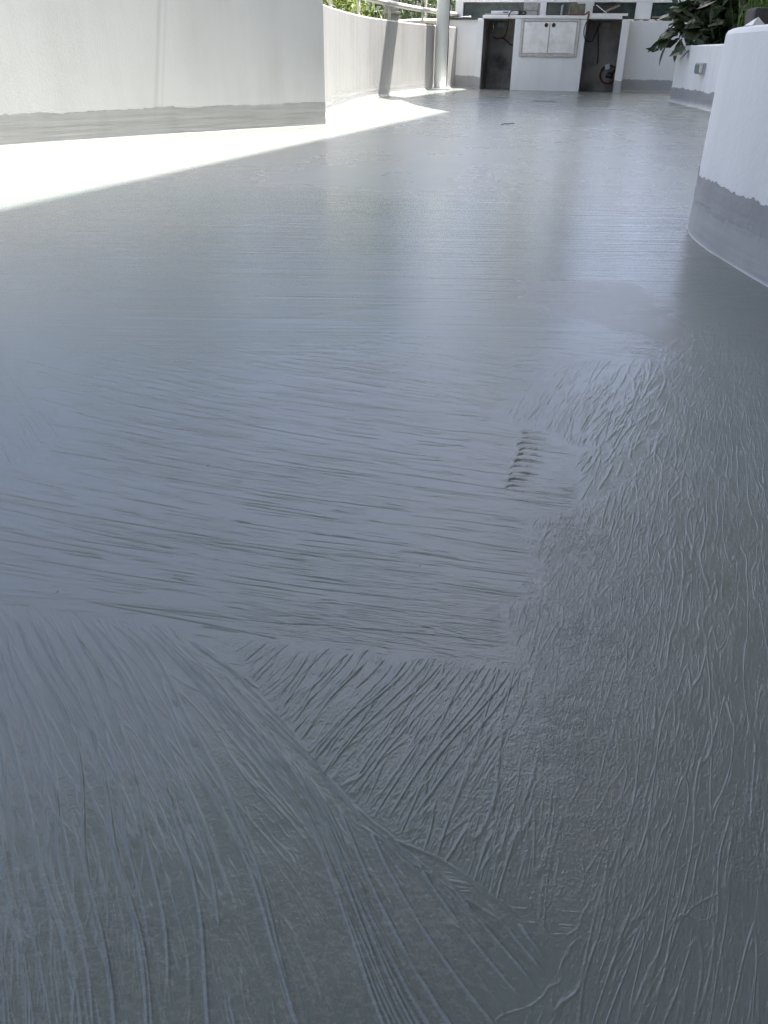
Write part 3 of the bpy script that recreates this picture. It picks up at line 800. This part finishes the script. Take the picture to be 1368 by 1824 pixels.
# twin steel doors in a frame
fr = empty('door_frame', (0, 0, 0)); fr.parent = kt
for a, b in (((.626, -.018, .43), (.662, -.002, .889)), ((1.406, -.018, .43), (1.442, -.002, .889)), ((.6625, -.018, .862), (1.4055, -.002, .889)), ((.6625, -.018, .43), (1.4055, -.002, .470))):
    MB().box(a, b, .003).build('frame_bar', STEELD, fr)
for a, b, hu in ((.667, 1.026, .978), (1.032, 1.401, 1.080)):
    d = MB().box((a, -.014, .474), (b, -.003, .858), .003).build('cabinet_door', STEEL, kt)
    MB().lathe([(.006, -.002), (.026, -.002), (.027, .002), (.022, .004), (.020, .001), (.004, .001)], (0, 0, 0), 24).build('finger_pull', BLACK, d)
    c = d.children[0]; c.location = (hu, -.0155, .818); c.rotation_euler = (math.pi / 2, 0, 0)
MB().lathe([(.004, 0), (.011, 0), (.011, .01), (.004, .012)], (0, 0, 0), 12).build('drain_stub', BLACK, kt)
c = kt.children[-1]; c.location = (.985, -.004, .035); c.rotation_euler = (math.pi / 2, 0, 0)
tag(kt, 'white rendered outdoor counter with twin steel doors between two open niches', 'counter')

# frame behind the counter
bf = empty('screen_wall', (1.24, 13.42, .9), KA)
for a, b in ((-.44, -.323), (.68, .905), (1.345, 1.585), (2.175, 2.395), (3.3, 3.5)):
    MB().box((a, .62, .019), (b, .79, 1.78), .006).build('post', WHITE, bf)
MB().box((-.44, .615, .222), (3.5, .795, .44), .005).build('beam', WHITE, bf)
for a, b in ((-.322, .679), (.906, 1.344), (1.586, 2.174), (2.396, 3.299)):
    MB().box((a, .70, .02), (b, .715, .221), 0).build('pane', PANEL, bf)
tag(bf, 'white posts and beam with dark panes behind the counter', 'screen wall')

def kpt(u, v, z):
    return Vector((1.24 + u * math.cos(KA) - v * math.sin(KA), 13.42 + u * math.sin(KA) + v * math.cos(KA), z))
def kthing(name, u, v, z, rz=0.0):
    p = kpt(u, v, z); return empty(name, p, KA + rz)
def kmesh(mb, name, m, u, v, z, rz=0.0, smooth=False):
    o = mb.build(name, m, None, smooth); o.location = kpt(u, v, z); o.rotation_euler = (0, 0, KA + rz); return o

# things lying on the counter
o = kmesh(MB().box((-.225, -.05, 0), (.225, .12, .02), .003), 'board', WOOD, .31, .12, .936)
o.data.materials[0] = CONC
tag(o, 'grey board lying on the ledge above the sooty niche', 'board')
t = kthing('metal_tray', .36, .2, .957, R(-3))
MB().box((-.19, -.08, 0), (.19, .08, .036), .006).build('body', WHITEP, t)
MB().box((-.02, -.0825, .012), (.06, -.0805, .026), 0).build('slot', BLACK, t)
tag(t, 'pale metal box with dark slot on the board over the sooty niche', 'box')
t = kthing('stone_block', .72, .34, .936, R(-6))
MB().box((-.105, -.1, 0), (.105, .1, .062), .007).build('lower_course', CONC, t)
MB().box((-.1, -.098, .064), (.103, .1, .165), .009).build('upper_course', CONC, t)
tag(t, 'pale grey concrete block in two courses on the ledge by the tray', 'block')
o = kmesh(MB().box((-.11, -.09, 0), (.11, .09, .155), .012), 'mossy_block', MOSS, 1.36, .34, .936, R(5))
tag(o, 'mossy brown concrete block resting on the orange hose side of the ledge', 'block')
o = kmesh(MB().tube([(0, 0, 0), (.002, 0, .06), (.004, 0, .13), (.018, 0, .145)], .012, 8), 'upright_pipe', GREYP, 1.14, .45, .936, 0, True)
tag(o, 'slim grey green upright pipe on the ledge between the two blocks', 'pipe')
o = kmesh(MB().box((-.27, -.06, 0), (.27, .05, .026), .004), 'white_plank', PAINT, 1.80, .07, .9365, R(1))
tag(o, 'long white plank laid along the ledge above the hose niche', 'plank')
o = MB().tube([kpt(1.62, .3, 1.075), kpt(1.71, .28, 1.02), kpt(1.78, .27, .975)], .006, 6).build('metal_rod', CHROME, None, True)
tag(o, 'thin bright metal rod leaning behind the white plank', 'rod')
o = kmesh(MB().box((-.11, -.012, -.012), (.11, .012, .014), .003), 'timber_batten', WOOD, 1.84, .33, 1.03); o.rotation_euler = (0, R(-22), KA)
tag(o, 'short weathered timber batten tilted against the dark crate', 'batten')
t = kthing('dark_crate', 1.78, .46, .936)
for a, b in (((-.2, -.08, 0), (.2, -.065, .13)), ((-.2, .065, 0), (.2, .08, .13)), ((-.2, -.064, 0), (-.185, .064, .13)), ((.185, -.064, 0), (.2, .064, .13))):
    MB().box(a, b, .002).build('side_board', BLACK, t)
MB().box((-.184, -.064, .002), (.184, .064, .012), 0).build('base_board', BLACK, t)
tag(t, 'low black crate behind the white plank on the ledge', 'crate')
o = kmesh(MB().box((-.12, -.03, 0), (.12, .03, .02), .003), 'timber_strip', WOOD, 2.52, .25, .919)
tag(o, 'short pale timber strip on the dark stone top near the shrub', 'timber strip')
o = kmesh(MB().tube([(-.08, 0, .01), (.03, .004, .01), (.07, .004, .012)], [.006, .007, .012], 8), 'white_brush', WHITEP, -.24, .44, .919, 0, True)
tag(o, 'slim white brush lying on the dark stone top by the parapet', 'brush')

def hose(name, pts, r, m, label, cat):
    c = [Vector(p) for p in pts]; out = []
    for i in range(len(c) - 1):
        a, b, d, e = c[max(i - 1, 0)], c[i], c[i + 1], c[min(i + 2, len(c) - 1)]
        for k in range(8):
            s = k / 8
            out.append(.5 * ((2 * b) + (d - a) * s + (2 * a - 5 * b + 4 * d - e) * s * s + (-a + 3 * b - 3 * d + e) * s ** 3))
    out.append(c[-1])
    o = MB().tube(out, r, 8).build(name, m, None, True)
    return tag(o, label, cat)
hose('orange_hose', [kpt(1.22, .1, .947), kpt(1.33, .13, .949), kpt(1.44, .12, .952), kpt(1.50, .08, .956), kpt(1.535, .02, .98), kpt(1.545, -.03, .955), kpt(1.538, -.035, .905), kpt(1.542, -.03, .865)], .011, ORANGE, 'short orange hose lying on the ledge and bent over its edge', 'hose')
hose('black_cable', [kpt(1.525, -.03, .86), kpt(1.505, -.035, .77), kpt(1.52, -.03, .68), kpt(1.57, .02, .63), kpt(1.63, .2, .64), kpt(1.66, .45, .74), kpt(1.70, .58, .86)], .007, BLACK, 'black cable looped at the mouth of the hose niche', 'cable')
hose('red_tube', [kpt(1.68, .56, .80), kpt(1.70, .56, .68), kpt(1.725, .56, .52), kpt(1.735, .56, .40), kpt(1.73, .55, .345)], .008, ORANGE, 'thin red tube hanging down the back of the hose niche', 'tube')
co_ = []
for i in range(60):
    a = i / 60 * 2 * math.pi * 3.4 + 1.9
    co_.append(kpt(1.915 + (.118 + .006 * math.sin(i * .9)) * math.cos(a), .57 - .03 * (i / 60), .215 + (.118 + .006 * math.sin(i * 1.3)) * math.sin(a)))
o = MB().tube(co_, .0085, 8).build('hose_coil', ORANGE, None, True)
tag(o, 'coiled rust red hose hung in the right niche', 'hose coil')
t = kthing('gas_regulator', 1.93, .5, .20)
MB().lathe([(.01, -.03), (.045, -.03), (.05, -.01), (.05, .01), (.03, .03), (.012, .05)], (0, 0, 0), 18).build('body', BLACK, t, True)
MB().tube([(.04, 0, .02), (.07, 0, .08), (.09, .01, .13)], .02, 8).build('stem', BLACK, t, True)
tag(t, 'black gas regulator in the middle of the hose coil', 'regulator')
o = kmesh(MB().box((-.034, -.003, -.034), (.034, .003, .034), .001), 'paper_tag', WHITEP, 1.885, .49, .315); o.rotation_euler = (0, R(-12), KA)
tag(o, 'small white paper tag on the hose coil', 'tag')
hose('red_tube', [kpt(.165, .56, .68), kpt(.22, .57, .66), kpt(.30, .575, .665), kpt(.37, .57, .63), kpt(.43, .56, .585), kpt(.48, .55, .575), kpt(.525, .54, .60)], .009, ORANGE, 'rust red gas tube across the back of the sooty niche', 'tube')
hose('black_cable', [kpt(.62, .18, .985), kpt(.52, .12, 1.0), kpt(.47, .02, .985), kpt(.44, -.02, .93), kpt(.41, .2, .80), kpt(.35, .5, .70), kpt(.31, .56, .67)], .008, BLACK, 'black cable running from the tray down into the sooty niche', 'cable')
hose('coiled_lead', [kpt(.56, .2, .955), kpt(.60, .2, .99), kpt(.65, .22, .975), kpt(.61, .25, .95), kpt(.55, .22, .97), kpt(.50, .18, .99), kpt(.56, .16, 1.0)], .012, BLACK, 'tangle of black lead beside the pale block', 'lead')
for u, z, lab in ((.27, .875, 'grey socket box at the top of the sooty niche'), (1.79, .885, 'grey socket box at the top of the hose niche')):
    t = kthing('socket_box', u, .606, z - .04)
    MB().box((-.055, -.05, -.03), (.055, .0, .03), .006).build('housing', GREYP, t)
    MB().box((-.04, -.054, -.022), (.04, -.0505, .02), .002).build('cover', GREYP, t)
    tag(t, lab, 'socket box')
t = kthing('gas_tap', .145, .54, .79)
MB().tube([(0, 0, .06), (.012, 0, .03), (.03, 0, -.03)], .009, 8).build('lever', CHROME, t, True)
MB().tube([(.005, .06, -.05), (.005, -.01, -.05)], .016, 10).build('valve', CHROME, t, True)
tag(t, 'small bright gas tap on the wall of the sooty niche', 'tap')

# column with base plate
cl = empty('canopy_column', (.708, 12.93, 0))
MB().lathe([(.088, .03), (.088, 2.70)], (0, 0, 0), 40).build('shaft', PAINT, cl, True)
MB().box((-.135, -.135, -.002), (.135, .135, .028), .004).build('base_plate', PAINT, cl)
for a in (45, 135, 225, 315):
    x, y = .105 * math.cos(R(a)) * 1.1, .105 * math.sin(R(a)) * 1.1
    MB().lathe([(.014, .028), (.014, .04), (.008, .041), (.008, .055)], (x, y, 0), 6).build('bolt', STEELD, cl)
tag(cl, 'round white steel column bolted to the floor beside the parapet', 'column')
hose('conduit', [(.805, 12.99, .0), (.80, 12.99, .2), (.806, 12.99, .45), (.80, 12.99, .8), (.81, 12.99, 1.4), (.81, 12.99, 2.7)], .008, BLACK, 'thin dark cable running down beside the white column', 'cable')

# canopy over the kitchen; its edge throws the curved patch of shade
sh = Vector((S.x, S.y)) / S.z
def lift(p, z): return (p[0] + sh.x * z, p[1] + sh.y * z)
CZ = 2.70
cp = empty('shade_sail', (2.5, 11.5, CZ))
def loc(poly): return [(x - 2.5, y - 11.5) for x, y in poly]
roof = [(.17, 10.36), (.10, 10.0), (.27, 8.75), (.54, 7.78), (.64, 7.45), (1.15, 7.75), (2.75, 13.0), (3.0, 14.4), (1.55, 14.8), (1.05, 12.98), (.80, 12.36)]
MB().prism(loc([lift(p, CZ) for p in roof]), 0, .012).build('sail_cloth', SAIL, cp)
beam = [(-.14, 10.45), (.03, 9.82), (.20, 9.9), (.16, 10.36), (-.01, 10.86), (-.22, 11.7), (-.42, 11.5)]
MB().prism(loc([lift(p, CZ) for p in beam]), -.05, .10).build('edge_beam', PAINT, cp)
tag(cp, 'pale cloth shade sail on a white beam beside the counter, above the picture', 'shade sail')

# house on the right whose high eave shades most of the floor
EZ = 11.0
hs = empty('house', (5.5, 5, 0))
def hloc(poly): return [(x - 5.5, y - 5) for x, y in poly]
e0, e1 = Vector(lift((-1.17, 2.523), EZ)), Vector(lift((.541, 7.776), EZ))
ed = (e1 - e0).normalized(); en = Vector((ed.y, -ed.x))
A_, B_ = e0 - ed * 14, e0 + ed * 26
MB().prism(hloc([A_[:], B_[:], (B_ + en * 14)[:], (A_ + en * 14)[:]]), EZ, EZ + .35).build('roof', HOUSE, hs)
wa, wb = A_ + en * 3.1 + ed, B_ + en * 3.1 - ed
MB().prism(hloc([wa[:], wb[:], (wb + en * 9)[:], (wa + en * 9)[:]]), -1.2, EZ - .01).build('wall', HOUSE, hs)
for k in range(6):
    for z0 in (3.6, 7.0):
        c = wa + ed * (6 + 5.2 * k) - en * .03
        q0, q1 = c, c + ed * 2.0
        w_ = MB().prism(hloc([q0[:], q1[:], (q1 + en * .028)[:], (q0 + en * .028)[:]]), z0, z0 + 1.5).build('window', PANEL, hs)
MB().prism(hloc([(-1.9, -2.6), (-1.9, 3.0), (.6, 3.0), (wa + ed * 12.2)[:], (wa + ed * 9)[:]]), 2.75, 2.95).build('added_shade_slab', HOUSE, hs)  # overhead slab added out of view to darken the near floor
MB().prism(hloc([(-9, -2.9), (-9, -2.6), (5, -2.6), (5, -2.9)]), -1.2, 2.74).build('added_rear_wall', HOUSE, hs)  # unseen wall added behind the camera, its height set to limit light from behind
tag(hs, 'tall cream house with deep eave on the planter side, above the picture', 'house')

# ------------------------------------------------------------------ small things near
t = empty('wall_socket', (3.105, 9.14, .35), R(-90 + 5.5))
MB().box((-.105, -.022, -.05), (.105, .012, .05), .008).build('plate', GREYP, t)
MB().box((-.085, -.034, -.036), (.03, -.0225, .036), .004).build('cover', mat('green_grey_cover', (.13, .2, .17), .35), t)
MB().box((.04, -.04, -.042), (.09, -.0225, .042), .006).build('switch', CHROME, t)
tag(t, 'weatherproof grey wall socket with dark cover on the farther planter', 'wall socket')
t = empty('dark_slab', (.985, 2.33, .5005), R(-6))
bm_ = MB().box((-.095, -.05, 0), (.12, .05, .042), .007)
bm_.v = [(x + .003 * float(vnoise(y * 40, z * 60, 2)), y + .003 * float(vnoise(x * 30, z * 50, 3)), z + .004 * float(vnoise(x * 20 + 7, y * 20, 4)) * (z > .02)) for x, y, z in bm_.v]
bm_.build('slab', DARKW, t)
tag(t, 'dark weathered slab lying on top of the near planter wall', 'slab')
o = MB().add([(-.02, -.014, 0), (.022, -.013, 0), (.025, .014, 0), (-.018, .015, 0), (-.004, -.006, .016), (.009, .004, .018), (.024, .0, .006)],
             [(0, 3, 2, 1), (0, 1, 6, 5, 4), (1, 2, 6), (2, 3, 4, 5), (2, 5, 6), (3, 0, 4)]).build('plaster_chip', PAINT)
o.location = (.868, 2.235, .501); o.rotation_euler = (0, 0, R(20))
tag(o, 'small white plaster chip beside the dark slab on the planter wall', 'plaster chip')
o = MB().tube([(0, 0, .004), (.03, .012, .01), (.055, .03, .006), (.09, .03, .012), (.1, .036, .006)], [.003, .003, .003, .003, .002], 6).build('twig', DARKW, None, True)
o.location = (.80, 6.36, 0); tag(o, 'small dark twig lying on the lap line of the floor', 'twig')
t = empty('floor_drain', (1.71, 9.95, .004), R(-8))
MB().box((-.14, -.035, -.004), (.14, .035, .003), .001).build('frame', BAND_LOW, t)
for k in range(2): MB().box((-.11, -.012 + k * .02, .0032), (.11, -.006 + k * .02, .0045), 0).build('slot', BLACK, t)
tag(t, 'small slotted drain in the floor before the counter', 'floor drain')

# ------------------------------------------------------------------ plants
def leaf_mesh(name, L, W, m, fold=.25, droop=.18):
    n = 6; vs, fs = [], []
    for i in range(n + 1):
        s = i / n; w = W * math.sin(math.pi * min(1, s * .92 + .06)) ** .8 * (1 if s < 1 else .05)
        z = -droop * L * s * s
        vs += [(L * s, -w / 2, z + fold * w / 2), (L * s, 0, z), (L * s, w / 2, z + fold * w / 2)]
    for i in range(n):
        a = i * 3; fs += [(a, a + 3, a + 4, a + 1), (a + 1, a + 4, a + 5, a + 2)]
    me = bpy.data.meshes.new(name); me.from_pydata(vs, [], fs); me.materials.append(m)
    me.polygons.foreach_set('use_smooth', [True] * len(me.polygons)); return me

sb = empty('shrub', (3.75, 10.1, .5))
lm = [leaf_mesh('leaf', .23, .10, LEAF_D), leaf_mesh('leaf', .20, .095, LEAF_D, .3, .28), leaf_mesh('leaf', .25, .105, LEAF_D, .2, .1)]
tips = []
for k in range(22):
    a = rng.uniform(0, 2 * math.pi); rr = rng.uniform(.2, .75)
    x, y = math.cos(a) * rr * 1.0, math.sin(a) * rr * .8
    z = rng.uniform(.15, 1.15) * (1.1 - .4 * rr)
    tips.append(Vector((x, y, z)))
tips += [Vector((-.62, .05, .30)), Vector((-.72, .12, .17)), Vector((-.50, -.05, .22)), Vector((-.42, .1, .40)), Vector((-.66, .2, .24)), Vector((-.3, -.1, .2)), Vector((-.55, .15, .45)), Vector((-.35, .0, .60)), Vector((-.2, -.3, .12)), Vector((0., -.4, .2)), Vector((.1, -.5, .35))]
for tp in tips:
    mid = Vector((tp.x * .45, tp.y * .45, tp.z * .75 + .1))
    MB().tube([(tp.x * .1, tp.y * .1, -.03), mid, tp], [.014, .010, .005], 6).build('stem', TRUNK, sb, True)
    d = (tp - mid).normalized()
    for j in range(9):
        lo = bpy.data.objects.new('leaf', rng.choice(lm)); link(lo, sb)
        lo.location = tp - d * rng.uniform(0, .22)
        lo.rotation_euler = (rng.uniform(-.5, .5), rng.uniform(-.35, .75), rng.uniform(0, 2 * math.pi) if rng.random() < .6 else math.atan2(d.y, d.x) + rng.gauss(0, .6))
        s = rng.uniform(.75, 1.15); lo.scale = (s, s, s)
for (x, y, z, ry, rz) in ((-.74, .05, .12, .5, 3.0), (-.70, .10, .08, 1.15, 3.2), (-.58, .02, .12, 1.25, 2.9), (-.66, .0, .17, .3, 2.8), (-.42, -.1, .1, .9, 3.6), (-.2, -.25, .1, .9, 3.9)):
    lo = bpy.data.objects.new('leaf', lm[0]); link(lo, sb); lo.location = (x, y, z); lo.rotation_euler = (rng.uniform(-.6, .6), ry, rz)
tag(sb, 'dark green broad leaved shrub drooping over the farther planter', 'shrub')

def cloud(name, m, parent, n, gen, L, W, origin):
    """many narrow leaves as one part"""
    vs, fs = [], []
    for _ in range(n):
        p = Vector(gen())
        d = Vector((rng.gauss(0, 1), rng.gauss(0, 1), rng.gauss(-.5, .7))).normalized()
        s = d.orthogonal().normalized(); s.rotate(Matrix.Rotation(rng.uniform(0, 6.28), 3, d))
        l = L * rng.uniform(.6, 1.3); w = W * rng.uniform(.7, 1.2); i = len(vs)
        up_ = d.cross(s) * w * .25
        vs += [p, p + d * l * .4 + s * w, p + d * l, p + d * l * .4 - s * w, p + d * l * .45 - up_]
        fs += [(i, i + 1, i + 4), (i + 1, i + 2, i + 4), (i + 2, i + 3, i + 4), (i + 3, i, i + 4)]
    o = MB().add([tuple(Vector(v) - Vector(origin)) for v in vs], fs).build(name, m, parent, False, False)
    o['kind'] = 'stuff'; return o

def bamboo(loc_, h, spread, nl, m, label, culms=8, L=.13, W=.014, cat='bamboo', low=.2):
    t = empty('bamboo_clump', loc_)
    ends = []
    for k in range(culms):
        a = rng.uniform(0, 6.28); r_ = rng.uniform(.05, spread * .5)
        b = Vector((math.cos(a) * r_, math.sin(a) * r_, 0)); e = Vector((math.cos(a) * spread * rng.uniform(.6, 1.1), math.sin(a) * spread * rng.uniform(.6, 1.1), h * rng.uniform(.8, 1.05)))
        MB().tube([b, b.lerp(e, .5) * .9 + Vector((0, 0, h * .08)), e], [.022, .017, .006], 8).build('culm', TRUNK, t, True)
        ends.append((b, e))
    cl_ = [(rng.choice(ends), rng.uniform(low, 1)) for _ in range(int(nl / 26))]
    ctr = [b.lerp(e, s) + Vector((rng.gauss(0, .22), rng.gauss(0, .22), rng.gauss(0, .12))) for (b, e), s in cl_]
    def gen():
        c = rng.choice(ctr); return c + Vector((rng.gauss(0, .1), rng.gauss(0, .1), rng.gauss(0, .08)))
    cloud('crown', m, t, nl, gen, L, W, (0, 0, 0))
    return tag(t, label, cat)
cloud('inner_foliage', LEAF_D, sb, 900, lambda: (rng.gauss(-.05, .28), rng.gauss(0, .25), abs(rng.gauss(.35, .3))), .17, .045, (0, 0, 0))
bamboo((-.75, 12.2, -1.2), 3.4, .75, 5200, LEAF_B, 'sunlit yellow green bamboo behind the near end of the handrail')
bamboo((-1.5, 10.6, -1.2), 3.6, .8, 3500, LEAF_B, 'sunlit bamboo clump hidden mostly behind the plain white wall')
bamboo((1.75, 17.6, -1.2), 3.6, .8, 4200, LEAF_M, 'green bamboo seen between the white column and the counter')
bamboo((.55, 19.5, -1.2), 4.0, 1.1, 4500, LEAF_M, 'dark leafy bamboo far behind the handrail posts')
for x, y, w_ in ((.62, 16.8, 'leftmost of three left of the white column'), (.78, 16.2, 'middle of three left of the white column'), (.92, 16.6, 'just left of the white column'),
                 (1.22, 16.3, 'just right of the white column'), (1.36, 16.6, 'between the white column and the counter, nearer the counter')):
    o = MB().tube([(0, 0, 0), (rng.uniform(-.05, .05), 0, 1.5), (rng.uniform(-.12, .12), .05, 3.2)], [.03, .026, .018], 8).build('pale_stem', PALE, None, True)
    o.location = (x, y, -1.2)
    tag(o, 'thin pale stem beyond the handrail, ' + w_, 'stem', 'pale stems beyond the handrail')
# concrete post and low rails in the garden
t = empty('concrete_post', (.0, 13.6, -1.2), R(12))
MB().box((-.09, -.09, 0), (.09, .09, 2.6), .008).build('shaft', CONC, t)
MB().box((-.11, -.11, 2.14), (.11, .11, 2.17), .004).build('strap', STEELD, t)
tag(t, 'square grey concrete post standing beyond the handrail', 'post')
t = empty('garden_rail', (.62, 15.0, -1.2))
MB().tube([(-.55, -.6, 2.06), (-.1, -.2, 2.10), (.35, .2, 2.11), (1.1, .8, 2.12)], .035, 10).build('rail', RAILM, t, True)
for x, y in ((-.5, -.55), (.1, -.02), (.75, .52)): MB().tube([(x, y, 0), (x, y, 2.06)], .03, 8).build('post', RAILM, t, True)
tag(t, 'second weathered rail in the garden below the pale stems', 'rail')
def hedge(loc_, sx, sy, h, n, label):
    t = empty('hedge', loc_)
    MB().tube([(0, 0, 0), (0, 0, h * .6)], .05, 8).build('trunk', TRUNK, t)
    def gen(): return (rng.uniform(-sx, sx), rng.uniform(-sy, sy), h * rng.random() ** .8 * (1 + .12 * math.sin(rng.uniform(0, 6))))
    cloud('crown', LEAF_M, t, n, gen, .17, .05, (0, 0, 0))
    return tag(t, label, 'hedge')
hedge((-.6, 22, -1.2), 4.2, .7, 4.2, 9000, 'dark hedge across the garden behind the concrete post')
hedge((4.2, 17.2, -1.2), 3.6, .5, 2.6, 6000, 'dark hedge behind the dark panes of the counter')
t = empty('grass_tuft', (3.62, 8.7, .5))
vs, fs = [], []
for _ in range(420):
    b = Vector((rng.gauss(0, .16), rng.gauss(0, .2), 0)); a = rng.uniform(0, 6.28); l = rng.uniform(.3, .8); i = len(vs)
    d = Vector((math.cos(a), math.sin(a), 0)); s = Vector((-d.y, d.x, 0)) * .005
    vs += [b - s, b + s, b + d * l * .25 + Vector((0, 0, l * .7)) + s * .8, b + d * l * .25 + Vector((0, 0, l * .7)) - s * .8, b + d * l * .6 + Vector((0, 0, l * .95))]
    fs += [(i, i + 1, i + 2, i + 3), (i + 3, i + 2, i + 4)]
o = MB().add(vs, fs).build('crown', LEAF_G, t, False, False); o['kind'] = 'stuff'
tag(t, 'bright green grassy plant in the farther planter, seen above the dark slab', 'grass plant')

def tree(loc_, h, rad, n, label, lean=0.0):
    t = empty('tree', loc_)
    top = Vector((lean, 0, h * .8))
    tr = MB().tube([(0, 0, 0), (lean * .2, .05, h * .3), (lean * .6, 0, h * .55), top], [h * .022, h * .017, h * .012, h * .004], 10)
    ctr = []
    for k in range(11):
        a = k * 2.4 + rng.uniform(-.4, .4); z0 = h * rng.uniform(.25, .7)
        b = Vector((lean * z0 / h, 0, z0)); e = b + Vector((math.cos(a) * rad * rng.uniform(.55, 1), math.sin(a) * rad * rng.uniform(.55, 1), h * rng.uniform(.08, .28)))
        tr.tube([b, b.lerp(e, .5) + Vector((0, 0, .1)), e], [h * .009, h * .006, h * .002], 6)
        for _ in range(7): ctr.append(b.lerp(e, rng.uniform(.45, 1.1)) + Vector((rng.gauss(0, rad * .2), rng.gauss(0, rad * .2), rng.gauss(0, rad * .18))))
    tr.build('trunk', TRUNK, t, True)
    def gen():
        c = rng.choice(ctr); return c + Vector((rng.gauss(0, rad * .13), rng.gauss(0, rad * .13), rng.gauss(0, rad * .1)))
    cloud('crown', LEAF_M, t, n, gen, .34, .1, (0, 0, 0))
    return tag(t, label, 'tree')
tree((-1.6, 25.5, -1.2), 9.5, 3.0, 5200, 'tree far behind the handrail, nearest the concrete post')
tree((-6.8, 22.0, -1.2), 9.0, 3.2, 5200, 'broad tree behind the sunlit bamboo')
tree((-11.5, 16.0, -1.2), 8.0, 3.2, 5200, 'rounded tree beyond the plain white wall')
tree((-13.5, 8.5, -1.2), 7.5, 3.0, 4500, 'small tree far out beyond the plain white wall', .6)
